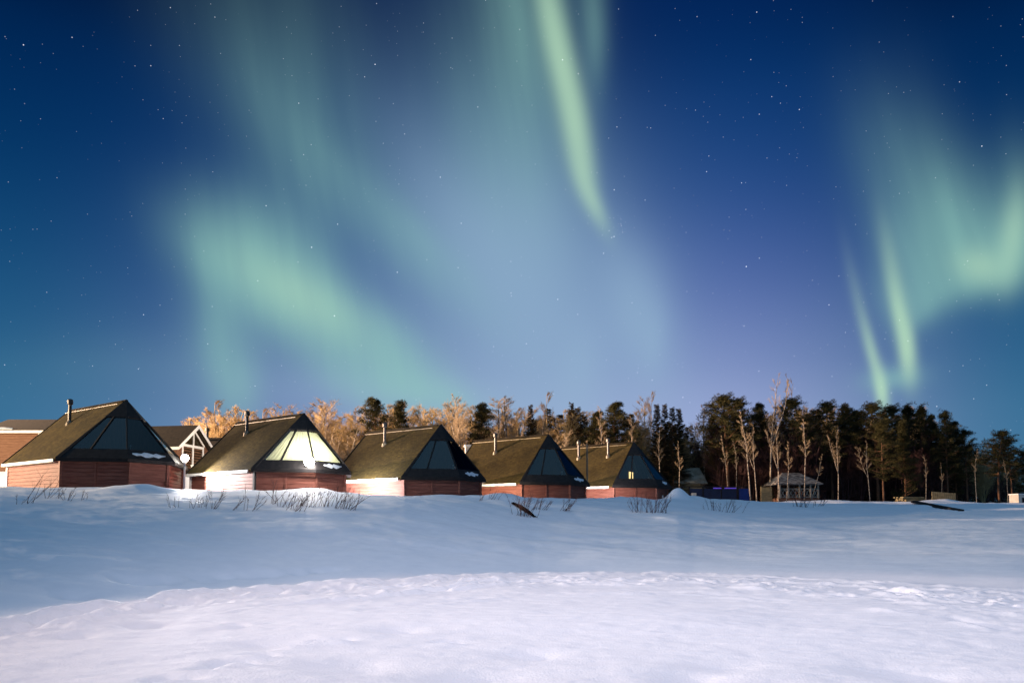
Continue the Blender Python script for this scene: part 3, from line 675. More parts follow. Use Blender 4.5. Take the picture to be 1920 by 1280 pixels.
# pavilion
Yc = 62.0; pc = pix(1492, 935, Yc); zb = zt(pc.x, Yc + 1); pl_, pr_ = pix(1455, 905, Yc).x, pix(1541, 905, Yc).x
pv = empty('pavilion', (pl_, Yc, zb), 0, 'white railed wooden pavilion with a hipped grey roof at the wood edge', 'pavilion')
W = pr_ - pl_; Ez = pix(1500, 906, Yc).z - zb; Rz = pix(1500, 886, Yc + 1.8).z - zb; D = 3.6
m = MB(); n_ = [(-.1, -.3, Ez), (W, -.3, Ez), (W, D + .3, Ez), (-.1, D + .3, Ez), (1.3, D / 2, Rz), (W - 1.3, D / 2, Rz)]
m.add(n_, [(0, 1, 5, 4), (1, 2, 5), (2, 3, 4, 5), (3, 0, 4)]); m.add([(x, y, z - .1) for x, y, z in n_[:4]] + n_[:4], [(0, 3, 2, 1), (0, 1, 5, 4), (1, 2, 6, 5), (2, 3, 7, 6), (3, 0, 4, 7)])
m.build('roof', mat('grey_shingle', rough=.9, build=vary((.06, .05, .045), (.24, .22, .2), 3, 6, (1, 1, 3), contrast=(.4, .6))), pv)
m = MB(); m.box(.2, W - .3, .0, D, -.4, .35); m.build('deck', M_wall2, pv)
for xx in (.3, W * .25, W * .5, W * .74, W - .4):
    m = MB(); m.box(xx, xx + .13, .0, .13, .35, Ez - .12); m.build('roof_post', M_greyw, pv)
m = MB(); m.box(.2, W - .3, .02, .11, 1.15, 1.24); m.box(.2, W - .3, .02, .11, .42, .50)
n = 9
for s_ in range(n):
    xa, xb = .43 + (W - .85) * s_ / n, .43 + (W - .85) * (s_ + 1) / n
    m.bar((xa, .065, .5), (xb, .065, 1.15), .06, .04, up=(0, 1, 0)); m.bar((xb, .075, .5), (xa, .075, 1.15), .06, .04, up=(0, 1, 0))
m.build('railing', M_greyw, pv)
m = MB(); clap(m, (.4, D - .2), (W - .6, D - .2), .35, Ez - .1, .2)
m.build('rear_wall', M_lumber, pv)
for xx in (W * .3, W * .42):
    m = MB(); m.box(xx, xx + .6, D - .29, D - .24, 1.2, 2.1); wf = m.build('window', M_white, pv)
m = MB(); q = pix(1432, 906, Yc).x - pl_
m = MB(); clap(m, (q, .6), (-.15, .6), -.3, Ez - .3, .18); m.box(q - .05, q + .05, .6, .7, -.3, Ez - .25); m.build('side_screen', M_lumber, pv)

def lumber(px0, px1, py, Y, rows, layers, mt_, label, tilt=0, ln=None, th=.07, bw=.18):
    a, b = pix(px0, py, Y), pix(px1, py, Y); x, y = (a.x + b.x) / 2, Y
    L_ = b.x - a.x; r = empty('lumber_pile', (x, y, zt(x, y) - .12), tilt, label, 'lumber', 'piles of lumber on the snow')
    rnd = random.Random(int(px0))
    for k_ in range(layers):
        m = MB()
        for j in range(rows):
            e1, e2 = rnd.uniform(-.25, .1), rnd.uniform(-.1, .25); y0 = j * (bw + .02) - rows * bw / 2
            m.box(-L_ / 2 - e1, L_ / 2 + e2, y0, y0 + bw, k_ * (th + .05), k_ * (th + .05) + th)
        m.build('board_layer', mt_, r)
    return r
lumber(1684, 1728, 935, 58.0, 6, 5, M_lumber, 'grey-brown stack of boards, left of the slatted pallet', .12)
lumber(1792, 1819, 942, 57.5, 4, 2, M_lumr, 'low reddish boards right of the slatted pallet', -.05)
# slatted pallet leaning in the snow
a = pix(1748, 948, 56.5); za = zt(a.x, 56.5)
pr = empty('slatted_pallet', (a.x, 56.5, za - .1), -.12, 'pale upright slatted pallet between the board stacks', 'pallet')
Wp = pix(1790, 948, 56.5).x - a.x; m = MB()
for s_ in range(13):
    x0 = Wp * s_ / 13; m.box(x0, x0 + Wp / 13 - .025, -.02, .02, .0 + .01 * (s_ % 3), .78 - .012 * s_)
m.build('slats', M_lumber, pr)
m = MB(); m.box(0, Wp, .022, .07, .12, .22); m.box(0, Wp, .022, .07, .5, .6); m.build('cross_rail', M_lumber, pr)
a, b = ground_at(1712, 944), ground_at(1803, 958)
lg = empty('long_beam', (a + b) / 2, 0, 'long dark beam lying slanted on the snow in front of the board piles', 'beam')
c_ = (a + b) / 2; m = MB()
N_ = 10
m.bar(a + Vector((0, 0, .16)) - c_, b + Vector((0, 0, .02)) - c_, .30, .18) 
m.build('timber', M_dark, lg)
a = pix(1910, 938, 54.0); za = zt(a.x, 54)
bx_ = empty('wooden_crate', (a.x, 54, za - .1), .1, 'pale wooden crate on the snow at the right edge', 'crate')
m = MB(); m.box(0, 1.3, 0, .9, 0, .75); m.build('box', M_pale, bx_)
m = MB(); m.box(-.04, 1.34, -.04, .94, .752, .83); m.build('lid', M_white, bx_)
m = MB(); m.box(.3, .55, -.02, .0, .1, .5); m.build('door', M_dark, bx_)

# ------------------------------------------------------------------ trees
def branch(rnd, p, d, ln, n, bend, up=0.0):
    P = [Vector(p)]; d = Vector(d).normalized()
    for _ in range(n):
        d = (d + Vector((rnd.gauss(0, bend), rnd.gauss(0, bend), rnd.gauss(0, bend) + up))).normalized(); P.append(P[-1] + d * (ln / n))
    return P
def perp(rnd, d, ang):
    d = Vector(d).normalized(); a = d.cross(Vector((rnd.gauss(0, 1), rnd.gauss(0, 1), rnd.gauss(0, 1)))).normalized()
    return (d * math.cos(ang) + a * math.sin(ang)).normalized()
def tri_twig(m, P, r):
    """thin three-sided twig"""
    m.tube(P, [r * (1 - .75 * i / (len(P) - 1)) for i in range(len(P))], 3, cap=False)
def birch(seed, H=12.0, fork=0, width=.26, bushy=1.0, lean=.02, start=.35, r0=.11, stems=1):
    rnd = random.Random(seed); tr = MB(); cr = MB(); mains = []
    for s in range(stems):
        base = Vector((rnd.uniform(-.5, .5), rnd.uniform(-.4, .4), -.3)) if stems > 1 else Vector((0, 0, -.3))
        ang = rnd.uniform(0, 6.28); ll = lean if stems == 1 else rnd.uniform(.05, .22)
        d = Vector((math.cos(ang) * ll, math.sin(ang) * ll, 1)); P = branch(rnd, base, d, H * (1 if s == 0 else rnd.uniform(.7, .95)), 14, .035, .03)
        R = [r0 * (1 - i / 14.5) ** .9 + .012 for i in range(15)]; tr.tube(P, R, 7); mains.append((P, R, 0))
        if fork:
            for q in range(fork):
                k = rnd.randint(4, 7); dd = Vector((rnd.choice((-1, 1)) * rnd.uniform(.3, .5), rnd.uniform(-.3, .3), 1))
                Q = branch(rnd, P[k], dd, H * (1 - k / 14) * .95, 10, .05, .05); RR = [R[k] * .75 * (1 - i / 10.5) + .01 for i in range(11)]
                tr.tube(Q, RR, 6); mains.append((Q, RR, 3))
    for P, R, k0 in mains:
        n = len(P)
        nl = int(26 * bushy * (n / 15))
        for b in range(nl):
            f = start + (1 - start) * (b + rnd.random()) / nl
            if k0: f = .15 + .85 * (b + rnd.random()) / nl
            i = min(int(f * (n - 1)), n - 2); p = P[i].lerp(P[i + 1], f * (n - 1) - i); ll = H * width * (1.15 - f) ** .7 * rnd.uniform(.6, 1.15)
            a = rnd.uniform(0, 6.28); d = Vector((math.cos(a), math.sin(a), rnd.uniform(.7, 1.6)))
            Q = branch(rnd, p, d, ll, 5, .10, .05); rr = max(R[i] * .4, .014)
            cr.tube(Q, [rr * (1 - .8 * j / 5) for j in range(6)], 4, cap=False)
            for t in range(int(11 * bushy) + 3):
                g_ = rnd.uniform(.2, 1.0); j = min(int(g_ * 5), 4); q = Q[j].lerp(Q[j + 1], g_ * 5 - j)
                dd = perp(rnd, Q[j + 1] - Q[j], rnd.uniform(.4, .9)); dd.z += .25
                S = branch(rnd, q, dd, ll * rnd.uniform(.25, .5), 3, .14, .03); tri_twig(cr, S, .010)
                for v in range(10):
                    w = rnd.random(); j2 = min(int(w * 3), 2); q2 = S[j2].lerp(S[j2 + 1], w * 3 - j2)
                    d2 = perp(rnd, S[j2 + 1] - S[j2], rnd.uniform(.4, .9)); d2.z += .35
                    tri_twig(cr, branch(rnd, q2, d2, ll * rnd.uniform(.12, .28), 2, .15, .0), .0052)
    return tr, cr
def tuft(cr, rnd, c, r, n, flat=.7, size=.2, wdt=.035):
    for _ in range(n):
        a = rnd.uniform(0, 6.283); zz = rnd.uniform(-.6, 1); h = math.sqrt(max(0, 1 - zz * zz)); d = Vector((math.cos(a) * h, math.sin(a) * h, zz * flat))
        b = Vector(c) + d * r * rnd.uniform(.1, .85); s = d.cross(Vector((rnd.gauss(0, 1), rnd.gauss(0, 1), rnd.gauss(0, 1)))).normalized() * wdt
        e = b + (d + Vector((0, 0, .25))).normalized() * size * rnd.uniform(.7, 1.4)
        k = cr.n; cr.v += [tuple(b - s), tuple(b + s), tuple(e + s * .35), tuple(e - s * .35)]; cr.f.append((k, k + 1, k + 2, k + 3)); cr.n += 4
def pine(seed, H=12.0, start=.35, width=.2, dens=1.0, round_=1.0, r0=.17):
    rnd = random.Random(seed); tr = MB(); cr = MB()
    P = branch(rnd, (0, 0, -.3), (rnd.uniform(-.03, .03), rnd.uniform(-.03, .03), 1), H * .97, 14, .02, .02)
    tr.tube(P, [r0 * (1 - i / 15.2) for i in range(15)], 8)
    nl = int(62 * dens)
    for b in range(nl):
        f = start + (1 - start) * ((b + rnd.random()) / nl) ** .85; i = min(int(f * 14), 13); p = P[i].lerp(P[i + 1], f * 14 - i)
        g_ = (f - start) / (1 - start)
        prof = (math.sin(math.pi * (g_ * .85 + .13)) ** .9) if round_ else (1.02 - g_)
        ll = H * width * prof * rnd.uniform(.55, 1.2); a = rnd.uniform(0, 6.28)
        Q = branch(rnd, p, (math.cos(a), math.sin(a), rnd.uniform(-.05, .65) * (0.4 + g_)), ll, 5, .12, .05)
        tr.tube(Q, [.045 * (1 - .75 * j / 5) * (1.3 - g_) for j in range(6)], 4, cap=False)
        for t in range(7):
            w = rnd.uniform(.3, 1.05); j = min(int(w * 5), 4); q = Q[j].lerp(Q[j + 1], min(w * 5 - j, 1)) + Vector((rnd.gauss(0, .22), rnd.gauss(0, .22), rnd.gauss(.05, .13)))
            tuft(cr, rnd, q, rnd.uniform(.22, .42), 34, .75, .17, .022)
    for t in range(6): tuft(cr, rnd, P[-1] + Vector((rnd.gauss(0, .2), rnd.gauss(0, .2), rnd.uniform(-.5, .25))), .28, 34, 1, .18, .022)
    return tr, cr
def spruce(seed, H=12.0, width=.13, start=.08):
    rnd = random.Random(seed); tr = MB(); cr = MB()
    P = [Vector((0, 0, -.3 + H * i / 10)) for i in range(11)]; tr.tube(P, [.13 * (1 - i / 10.4) for i in range(11)], 7)
    z = start * H
    while z < H * .985:
        g_ = z / H; ll0 = H * width * (1.03 - g_) ** .85 * 1.15 + .08
        for b in range(7):
            a = rnd.uniform(0, 6.28); ll = ll0 * rnd.uniform(.65, 1.2); dz = .55 - (1 - g_) * .85
            Q = branch(rnd, (0, 0, z + rnd.uniform(-.1, .1)), (math.cos(a), math.sin(a), dz), ll, 4, .06, .05)
            tri_twig(tr, Q, .02)
            side = Vector((-math.sin(a), math.cos(a), 0)); m_ = int(8 + ll * 16)
            for t in range(m_):
                w = rnd.uniform(.05, 1); j = min(int(w * 4), 3); q = Q[j].lerp(Q[j + 1], w * 4 - j); s = rnd.choice((-1, 1))
                e = q + (side * s * rnd.uniform(.5, 1) + (Q[j + 1] - Q[j]).normalized() * .7 + Vector((0, 0, rnd.uniform(-.5, .15)))) * (.10 + .30 * (1 - w) * ll0 + .05)
                n_ = Vector((rnd.gauss(0, 1), rnd.gauss(0, 1), rnd.gauss(0, 1))).cross(e - q).normalized() * .022
                k = cr.n; cr.v += [tuple(q - n_), tuple(q + n_), tuple(e + n_ * .4), tuple(e - n_ * .4)]; cr.f.append((k, k + 1, k + 2, k + 3)); cr.n += 4
        z += .17 + .11 * (1 - g_)
    return tr, cr
PROTO = {}
def proto(name, maker, tm, cm):
    t, c = maker; PROTO[name] = (t.mesh('trunk', tm, True), c.mesh('crown', cm), t, c)
proto('birch_fork', birch(1, fork=1, width=.20, bushy=.9, start=.45), M_birch, M_twig)
proto('birch_slim', birch(2, width=.15, bushy=.8, start=.5, r0=.09, lean=.03), M_birch, M_twig)
proto('birch_tall', birch(3, width=.20, bushy=1.1, start=.42, fork=1, lean=.05), M_birch, M_twig)
proto('birch_thin', birch(8, width=.16, bushy=.5, start=.5, r0=.09, lean=.05, fork=1), M_birch, M_twig)
proto('birch_bare', birch(9, width=.15, bushy=.5, start=.55, r0=.08, lean=.04), M_birch, M_twig)
proto('birch_airy', birch(3, width=.16, bushy=.5, start=.5, fork=1, lean=.04), M_birch, M_twig)
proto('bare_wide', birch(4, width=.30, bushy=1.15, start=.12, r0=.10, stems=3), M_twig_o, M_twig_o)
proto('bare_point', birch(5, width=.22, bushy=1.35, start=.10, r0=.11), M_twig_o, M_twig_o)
proto('bare_stems', birch(6, width=.17, bushy=.7, start=.25, r0=.06, stems=5), M_birch, M_twig)
proto('pine_a', pine(11, start=.28, width=.21), M_pineb, M_needle)
proto('pine_b', pine(12, start=.42, width=.24), M_pineb, M_needle)
proto('pine_c', pine(13, start=.12, width=.22, dens=1.35), M_pineb, M_needle)
proto('pine_d', pine(14, start=.05, width=.20, dens=1.3, round_=0), M_pineb, M_needle)
proto('spruce_a', spruce(21), M_pineb, M_spruce)
proto('spruce_b', spruce(22, width=.10), M_pineb, M_spruce)
NAME = {'birch': 'birch_tree', 'bare': 'bare_tree', 'pine': 'pine_tree', 'spruce': 'spruce_tree'}
CATN = {'birch': 'birch tree', 'bare': 'bare tree', 'pine': 'pine tree', 'spruce': 'spruce tree'}
trnd = random.Random(77)
def tree(kind, px, top, Y, label, wide=1.0, lean=0.0, group='trees at the edge of the wood'):
    p = pix(px, top, Y); zg = zt(p.x, Y); h = p.z - zg; s = h / 11.7
    # the crown's x is px at the top; shift the base for a lean
    bx = p.x - math.tan(lean) * h
    k = kind.split('_')[0]; r = empty(NAME[k], (bx, Y, zt(bx, Y)), 0, label, CATN[k], group)
    ws = s * wide * {'pine': 1.25, 'bare': 1.5, 'birch': 1.25, 'spruce': 1.15}[k]; r.scale = (ws, ws, s); r.rotation_euler = (0, lean, trnd.choice((0, 1.3, 2.4, 3.6, 5.0)) if lean == 0 else 0)
    if lean: r.rotation_euler = (0, lean, 0)
    link_mesh('trunk', PROTO[kind][0], r); link_mesh('crown', PROTO[kind][1], r)
R_ = math.radians
TREES = [
 ('bare_wide', 366, 785, 66, 'low olive-orange bare tree just right of the white gable cottage', 1.0, 0),
 ('bare_wide', 391, 779, 68, 'bushy orange bare tree behind the gap between cottage and second cabin', 1.0, 0),
 ('bare_point', 416, 757, 68, 'orange-lit bare tree with a pointed top, left of the second cabin flue', .9, 0),
 ('bare_wide', 446, 780, 70, 'low orange bare tree right behind the second cabin flue', 1.0, 0),
 ('bare_point', 503, 771, 74, 'little bare tree top peeping over the middle of the second cabin ridge', .8, 0),
 ('bare_wide', 545, 779, 74, 'low bare tree top left of the second cabin peak', .9, 0),
 ('bare_wide', 587, 765, 68, 'broad orange bare tree just right of the second cabin peak', .9, 0),
 ('birch_fork', 630, 760, 66, 'pinkish birch with two white stems between second and third cabins', 1.0, 0),
 ('birch_slim', 658, 763, 67, 'slender birch left of the yellow-green pine', 1.2, -R_(3)),
 ('bare_stems', 608, 790, 63, 'thicket of thin bare stems below the orange tree, right of the second cabin', 1.2, 0),
 ('bare_stems', 650, 800, 62, 'low thicket of thin stems close to the left edge of the third cabin roof', 1.2, 0),
 ('pine_c', 702, 747, 66, 'bushy yellow-green pine above the left end of the third cabin roof', .92, 0),
 ('bare_wide', 730, 776, 68, 'pink lit bare tree between the two yellow-green pines', .8, 0),
 ('pine_d', 752, 751, 70, 'smaller yellow-green pine with a dark side above the third cabin', .9, 0),
 ('bare_point', 790, 770, 70, 'pale pink bare tree above the middle of the third cabin ridge', .8, 0),
 ('bare_wide', 818, 768, 72, 'low pink bare tree left of the third cabin peak', .8, 0),
 ('birch_slim', 838, 770, 66, 'birch leaning left just above the third cabin peak', 1.0, -R_(14)),
 ('birch_tall', 863, 741, 64, 'pale forked birch with a tall pink crown right of the third cabin peak', .85, 0),
 ('bare_wide', 880, 775, 72, 'olive bare tree right behind the pale forked birch', .9, 0),
 ('pine_c', 902, 757, 72, 'olive pine half hidden by birches above the fourth cabin roof', .8, 0),
 ('birch_slim', 927, 748, 66, 'white stemmed birch with curved trunk above the fourth cabin left roof end', 1.4, -R_(3)),
 ('birch_slim', 955, 742, 67, 'tall pinkish birch with straight white trunk above the fourth cabin', 1.5, 0),
 ('bare_point', 975, 770, 71, 'orange bare tree between the straight birch and the small reddish spruce', .8, 0),
 ('birch_slim', 984, 772, 64, 'birch leaning right above the middle of the fourth cabin ridge', .9, R_(10)),
 ('spruce_a', 995, 762, 72, 'small reddish spruce top above the fourth cabin ridge', .9, 0),
 ('bare_stems', 1008, 785, 66, 'thin bare stems left of the fourth cabin peak', 1.2, 0),
 ('bare_point', 1028, 741, 70, 'tall narrow pinkish bare tree above the fourth cabin peak', .55, 0),
 ('bare_wide', 1048, 786, 68, 'rounded orange-brown bare tree right of the fourth cabin peak', .9, 0),
 ('spruce_a', 1071, 757, 70, 'dark red spruce, left one of the close pair between fourth and fifth cabins', .9, 0),
 ('spruce_b', 1083, 766, 71, 'dark spruce, right one of the close pair between fourth and fifth cabins', 1.3, 0),
 ('birch_slim', 1066, 800, 62, 'short birch leaning right between the fourth and fifth cabins', 1.0, R_(14)),
 ('bare_stems', 1062, 810, 60, 'golden thicket of thin stems just left of the tall thin pipe', 1.3, 0),
 ('pine_c', 1122, 771, 66, 'dark rounded pine forming the left shoulder of the great dark pine', .85, 0),
 ('birch_slim', 1131, 764, 62, 'thin birch with a white forked stem in front of the great dark pine', .8, 0),
 ('pine_c', 1156, 754, 65, 'great dark rounded pine above the fifth cabin roof', 1.0, 0),
 ('birch_slim', 1184, 785, 61, 'thin pale birch above the fifth cabin peak', .8, 0),
 ('bare_wide', 1200, 757, 70, 'pinkish bare tree right of the great dark pine', .75, 0),
 ('bare_point', 1222, 739, 71, 'tallest thin bare tree left of the four slim spruces', .35, 0),
 ('spruce_b', 1231, 760, 66, 'first from the left of the four slim dark spruces', 1.1, 0),
 ('spruce_b', 1246, 760, 67, 'second from the left of the four slim dark spruces', 1.0, 0),
 ('spruce_b', 1260, 766, 66, 'third from the left of the four slim dark spruces', 1.1, 0),
 ('spruce_b', 1272, 768, 67, 'rightmost of the four slim dark spruces', 1.15, 0),
 ('birch_slim', 1239, 800, 61, 'pale birch stem in front of the four slim spruces', .8, 0),
 ('bare_wide', 1296, 793, 70, 'low lilac bare tree right of the four slim spruces', .8, 0),
 ('birch_fork', 1321, 765, 68, 'grey bare birch with an airy crown left of the biggest pine', .9, 0),
 ('birch_slim', 1278, 830, 62, 'thin birch stem just left of the pale shed roof', .8, R_(3)),
 ('pine_c', 1338, 778, 67, 'dark pine shoulder left of the biggest pine', .6, 0),
 ('pine_b', 1362, 737, 65, 'biggest broad-topped pine behind the blue screen', 1.0, 0),
 ('pine_b', 1388, 744, 68, 'dark pine right behind the biggest broad-topped pine', .8, 0),
 ('birch_slim', 1359, 820, 61, 'white birch trunk at the middle of the blue screen', .7, -R_(3)),
 ('birch_slim', 1378, 830, 61, 'second white birch trunk behind the blue screen', .7, 0),
 ('birch_slim', 1399, 775, 59, 'brightest straight white birch at the right end of the blue screen', .9, -R_(2)),
 ('birch_fork', 1416, 800, 57, 'mottled birch standing on the snow in front of the blue screen end', .7, 0),
 ('pine_c', 1425, 756, 67, 'dark pine between the brightest birch and the tall twin bare crowns', .6, 0),
 ('birch_airy', 1442, 707, 64, 'tallest birch of all, its bare lilac crown above the pines', .62, 0),
 ('birch_airy', 1470, 710, 68, 'tall bare lilac crown just right of the tallest birch', .6, 0),
 ('birch_fork', 1456, 800, 58, 'birch with white trunk at the left side of the pavilion', .8, 0),
 ('pine_b', 1490, 743, 66, 'dark pine above the pavilion, right of the twin bare crowns', .9, 0),
 ('birch_slim', 1484, 830, 60, 'thin leaning birch in front of the pavilion roof', .8, R_(6)),
 ('birch_slim', 1515, 790, 60, 'thin birch behind the right half of the pavilion', .8, R_(4)),
 ('bare_wide', 1524, 764, 72, 'reddish bare crown between two dark pines right of the pavilion', .6, 0),
 ('pine_b', 1556, 750, 66, 'dark pine with ragged top right of the pavilion', .85, 0),
 ('birch_slim', 1548, 852, 60, 'short birch leaning right beside the pavilion roof corner', .8, R_(18)),
 ('pine_c', 1583, 758, 69, 'dark pine directly right of the ragged-topped pine', .6, 0),
 ('birch_fork', 1568, 810, 59, 'white stemmed birch standing on the snow right of the pavilion', .7, 0),
 ('pine_c', 1603, 770, 68, 'lower dark pine under the right aurora streak', .6, 0),
 ('pine_b', 1641, 752, 65, 'pointed dark pine right below the aurora streak', .9, 0),
 ('birch_fork', 1628, 830, 59, 'birch with a curved pale trunk and forked top, left of the board stack', .75, 0),
 ('pine_a', 1652, 790, 61, 'pine with a thick reddish trunk near the board stack', .8, 0),
 ('pine_b', 1677, 757, 67, 'dark pine above the board stack', .75, 0),
 ('pine_d', 1693, 788, 62, 'bushy olive-dark pine in front, above the board stack', .8, 0),
 ('pine_a', 1701, 760, 68, 'dark pine between the aurora streak and the pallet', .75, 0),
 ('pine_a', 1727, 761, 66, 'dark narrow-topped pine above the slatted pallet', .6, 0),
 ('pine_c', 1746, 778, 68, 'dark rounded pine right of the narrow-topped one', .6, 0),
 ('birch_slim', 1733, 855, 60, 'thin pale birch trunk behind the slatted pallet', .7, 0),
 ('pine_a', 1771, 771, 65, 'dark pine with a pointed top above the reddish boards', .65, 0),
 ('pine_c', 1789, 790, 66, 'dark pine sloping down right of the pointed one', .75, 0),
 ('pine_a', 1809, 805, 65, 'lower dark pine at the right end of the dense wood', .8, 0),
 ('birch_slim', 1768, 870, 60, 'very thin birch stem right of the slatted pallet', .6, R_(4)),
 ('birch_slim', 1827, 845, 59, 'single white birch trunk in the gap near the right edge', .7, 0),
 ('bare_wide', 1838, 828, 70, 'small bluish bare tree in the gap before the last pines', .6, 0),
 ('pine_b', 1868, 807, 63, 'broad dark pine near the right edge', .9, 0),
 ('pine_b', 1893, 822, 64, 'dark pine leaning over the right edge crate', .8, 0),
 ('pine_c', 1920, 846, 66, 'dark pine cut off by the right edge', .8, 0),
 ('birch_slim', 1887, 865, 59, 'thin pale birch trunk under the last pines', .7, 0),
]
for t in TREES:
    if t[1] > 1200 and t[1] not in (1321, 1442): t = ({'birch_slim': 'birch_bare', 'birch_fork': 'birch_thin'}.get(t[0], t[0]),) + t[1:]
    tree(t[0], t[1], t[2], t[3], t[4], t[5], t[6])

# the mass of the wood behind: one object nobody could count
def merge_stuff(name, items, label, material):
    V, FV, FS, base = [], [], [], 0
    cache = {}
    for (kind, part, x, y, z, s, ws, a) in items:
        key = (kind, part)
        if key not in cache:
            mb = PROTO[kind][part]; cache[key] = (np.array(mb.v), mb.f)
        v, f = cache[key]; c, s_ = math.cos(a), math.sin(a)
        q = np.empty_like(v); q[:, 0] = (v[:, 0] * c - v[:, 1] * s_) * ws + x; q[:, 1] = (v[:, 0] * s_ + v[:, 1] * c) * ws + y; q[:, 2] = v[:, 2] * s + z
        V.append(q); ln = np.fromiter((len(t) for t in f), int, len(f)); fl = np.fromiter((i for t in f for i in t), int) + base
        FV.append(fl); FS.append(ln); base += len(v)
    V = np.concatenate(V); FV = np.concatenate(FV); FS = np.concatenate(FS)
    me = bpy.data.meshes.new(name); me.vertices.add(len(V)); me.vertices.foreach_set('co', V.ravel()); me.loops.add(len(FV)); me.polygons.add(len(FS))
    me.loops.foreach_set('vertex_index', FV); me.polygons.foreach_set('loop_start', np.concatenate([[0], np.cumsum(FS)[:-1]]))
    me.materials.append(material); me.update(calc_edges=True)
    o = bpy.data.objects.new(name, me); COL.objects.link(o); tag(o, label, 'wood', None, 'stuff'); return o
TOPX = [-200, 350, 420, 500, 580, 640, 700, 800, 860, 950, 1060, 1100, 1160, 1200, 1250, 1310, 1360, 1430, 1500, 1600, 1700, 1780, 1840, 1920, 2200]
TOPY = [800, 785, 768, 776, 768, 772, 770, 766, 766, 768, 775, 783, 780, 785, 795, 810, 775, 775, 768, 772, 775, 795, 838, 845, 850]
wr = random.Random(5)
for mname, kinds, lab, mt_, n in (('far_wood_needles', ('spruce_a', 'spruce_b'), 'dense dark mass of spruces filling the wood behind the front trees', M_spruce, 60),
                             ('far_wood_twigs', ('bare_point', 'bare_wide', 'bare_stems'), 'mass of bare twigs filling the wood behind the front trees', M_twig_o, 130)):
    it = []
    for j in range(n):
        if mname == 'far_wood_needles': px = 1000 + 950 * (j + wr.random()) / n
        else: px = (340 + 780 * (j + wr.random()) / 90) if j < 90 else 1100 + 800 * (j - 90 + wr.random()) / (n - 90)
        Y = wr.uniform(76, 92); top = np.interp(px, TOPX, TOPY) + wr.uniform(-6, 22); p = pix(px, top, Y); zg = zt(p.x, Y); s = (p.z - zg) / 11.7; ws = s * wr.uniform(1.4, 2.2); k = wr.choice(kinds); a = wr.uniform(0, 6.28)
        it.append((k, 3, p.x, Y, zg, s, ws, a))
        if mname == 'far_wood_twigs': it.append((k, 2, p.x, Y, zg, s, ws, a))
    merge_stuff(mname, it, lab, mt_)
# low brush under the trees on the right
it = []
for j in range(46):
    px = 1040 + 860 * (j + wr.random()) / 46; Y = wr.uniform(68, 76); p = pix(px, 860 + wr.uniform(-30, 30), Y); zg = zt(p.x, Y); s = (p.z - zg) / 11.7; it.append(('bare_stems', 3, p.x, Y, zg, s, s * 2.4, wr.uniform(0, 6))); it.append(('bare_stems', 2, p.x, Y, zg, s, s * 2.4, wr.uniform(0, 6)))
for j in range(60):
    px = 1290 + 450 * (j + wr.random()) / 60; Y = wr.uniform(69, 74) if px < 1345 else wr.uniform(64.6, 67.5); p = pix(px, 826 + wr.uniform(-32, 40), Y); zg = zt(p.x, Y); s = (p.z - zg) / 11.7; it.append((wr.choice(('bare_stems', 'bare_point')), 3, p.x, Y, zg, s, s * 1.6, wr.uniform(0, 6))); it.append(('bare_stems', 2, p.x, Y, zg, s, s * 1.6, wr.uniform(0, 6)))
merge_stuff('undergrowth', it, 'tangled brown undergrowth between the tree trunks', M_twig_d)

# ------------------------------------------------------------------ twiggy shrubs on the snow bank
def shrub(px, py, hpx, n, label, lean=.25, spread=.35, dense=1):
    g_ = ground_at(px, py); rnd = random.Random(int(px * 7 + py)); H = hpx / F * g_.y * .95
    r = empty('shrub', (g_.x, g_.y, g_.z - .03), 0, label, 'shrub', 'bare shrubs on the snow bank'); m = MB(); tw = MB()
    for s in range(n):
        b = Vector((rnd.gauss(0, spread * .35), rnd.gauss(0, .12), 0)); d = Vector((lean + rnd.gauss(0, .3), rnd.gauss(0, .2), 1))
        h = H * rnd.uniform(.45, 1.08); P = branch(rnd, b, d, h, 5, .07, .02); m.tube(P, [.011 * (1 - .7 * i / 5) for i in range(6)], 4, cap=False)
        for t in range(3 * dense):
            w = rnd.uniform(.35, .95); j = min(int(w * 5), 4); q = P[j].lerp(P[j + 1], w * 5 - j)
            tri_twig(tw, branch(rnd, q, perp(rnd, P[j + 1] - P[j], rnd.uniform(.3, .7)), h * rnd.uniform(.2, .45), 3, .08), .006)
    m.build('stems', M_twig_d, r); tw.build('twigs', M_twig_d, r)
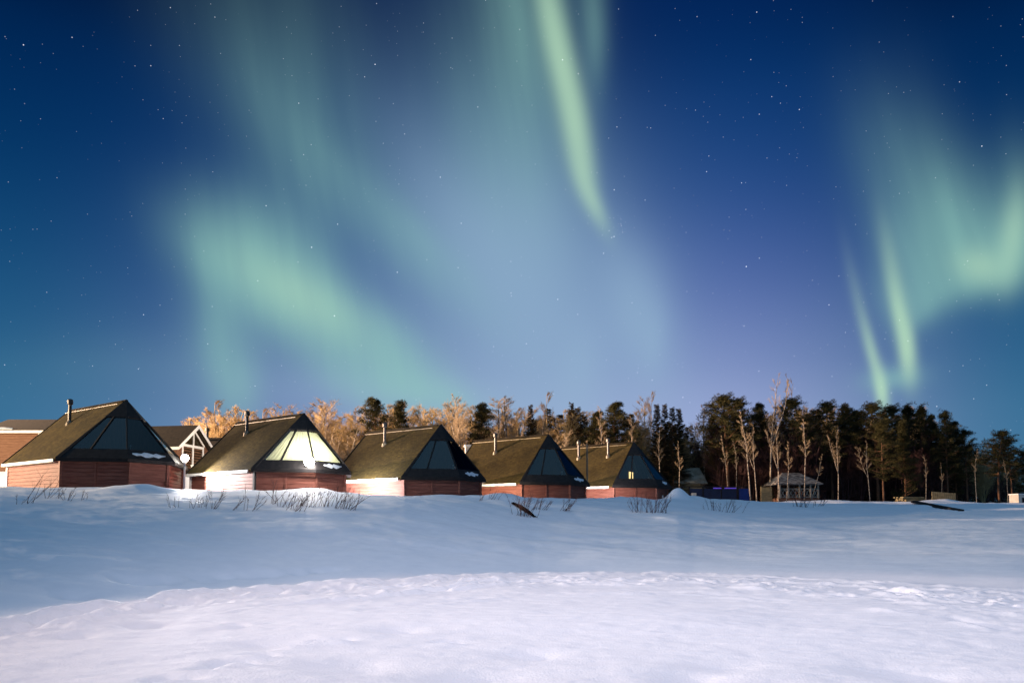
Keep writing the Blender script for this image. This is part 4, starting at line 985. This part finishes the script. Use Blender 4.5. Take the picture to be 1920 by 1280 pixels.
SHR = [(40, 944, 22, 4, 'tiny twigs on the snow at the far left below the cabin wall', .5, .3, 1),
 (56, 942, 58, 4, 'long leaning dark twigs left in front of the first cabin bright wall', .6, .5, 1),
 (80, 934, 66, 5, 'tallest dark twigs in front of the first cabin bright wall', .45, .4, 1),
 (111, 934, 26, 4, 'small twig tuft below the first cabin corner post', .2, .25, 1),
 (128, 938, 34, 6, 'dark little shrub in front of the first cabin red wall', .1, .3, 2),
 (155, 936, 26, 4, 'small shrub right of the dark little one before the first cabin', .3, .25, 1),
 (316, 951, 28, 3, 'thin upright twigs below the post lamp, left tuft', .1, .2, 1),
 (329, 950, 18, 2, 'two short twigs right below the post lamp', -.2, .2, 1),
 (370, 952, 30, 7, 'shrub on the crest below the left end of the second cabin', .05, .3, 2),
 (386, 949, 18, 3, 'small tuft below the second cabin bright wall', .1, .2, 1),
 (402, 953, 46, 7, 'taller shrub in front of the second cabin bright wall', .3, .3, 2),
 (437, 955, 34, 4, 'loose leaning twigs right of the taller shrub', .7, .3, 1),
 (470, 957, 50, 6, 'long leaning shrub below the dark corner post of the second cabin', .7, .5, 2),
 (514, 944, 62, 6, 'tall thin shrub against the second cabin red wall', .1, .3, 2),
 (534, 950, 34, 8, 'low shrub right of the tall thin one at the second cabin', .3, .5, 2),
 (550, 957, 40, 12, 'dense leaning shrub in front of the second cabin dark wall', .5, .7, 2),
 (576, 950, 40, 12, 'dense shrub below the glare of the wall lamp', .4, .7, 2),
 (603, 949, 42, 12, 'dense shrub right of the glare below the second cabin', .2, .6, 2),
 (638, 953, 44, 14, 'thick shrub below the right edge of the second cabin', .25, .6, 2),
 (657, 955, 42, 10, 'leaning shrub at the join of second and third cabins', .6, .6, 2),
 (901, 938, 22, 5, 'small twigs at the gap between third and fourth cabins', .3, .3, 1),
 (925, 936, 34, 6, 'thin twigs in front of the fourth cabin lit wall', .4, .5, 1),
 (984, 968, 48, 20, 'dense dark shrub in a hollow below the fourth cabin', .1, 1.0, 3),
 (1012, 955, 34, 10, 'blue-grey shrub right of the dense dark one', .5, .6, 2),
 (1052, 957, 32, 12, 'low leaning shrub below the right half of the fourth cabin', .7, .7, 2),
 (1196, 960, 40, 10, 'reddish upright shrub, left of three before the fifth cabin', -.1, .5, 2),
 (1218, 961, 46, 14, 'reddish dense shrub, middle of three before the fifth cabin', .0, .5, 2),
 (1240, 961, 44, 14, 'reddish leaning shrub, right of three before the fifth cabin', .3, .5, 2),
 (1340, 957, 28, 10, 'low reddish shrub below the blue screen, left part', -.2, .8, 2),
 (1366, 960, 32, 12, 'low reddish shrub leaning right below the blue screen', .6, .8, 2),
 (1505, 950, 46, 18, 'bushy brown shrub in front of the pavilion railing', .1, .9, 3),
 (1530, 948, 24, 8, 'small dark twigs right of the pavilion shrub', .4, .8, 2),
]
for s in SHR: shrub(*s)
# hollow behind the dense shrub, its darkness put in as a near-black sheet
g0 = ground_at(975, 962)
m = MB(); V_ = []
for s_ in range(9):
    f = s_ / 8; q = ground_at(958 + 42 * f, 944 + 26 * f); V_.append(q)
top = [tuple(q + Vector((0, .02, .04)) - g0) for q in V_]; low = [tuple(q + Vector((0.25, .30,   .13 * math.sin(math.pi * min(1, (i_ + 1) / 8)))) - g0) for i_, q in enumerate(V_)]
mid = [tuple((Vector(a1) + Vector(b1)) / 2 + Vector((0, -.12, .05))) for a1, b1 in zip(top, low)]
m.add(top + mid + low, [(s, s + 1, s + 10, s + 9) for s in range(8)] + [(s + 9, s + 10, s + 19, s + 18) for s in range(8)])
ho = m.build('dark_hollow', mat('hollow_dark', rough=1.0, spec=0.0, build=vary((.004, .004, .005), (.012, .010, .010), 6)), None)
ho.location = g0; tag(ho, 'dark hollow, drawn as a near-black sheet on the snow, beside the dense dark shrub', 'hollow')
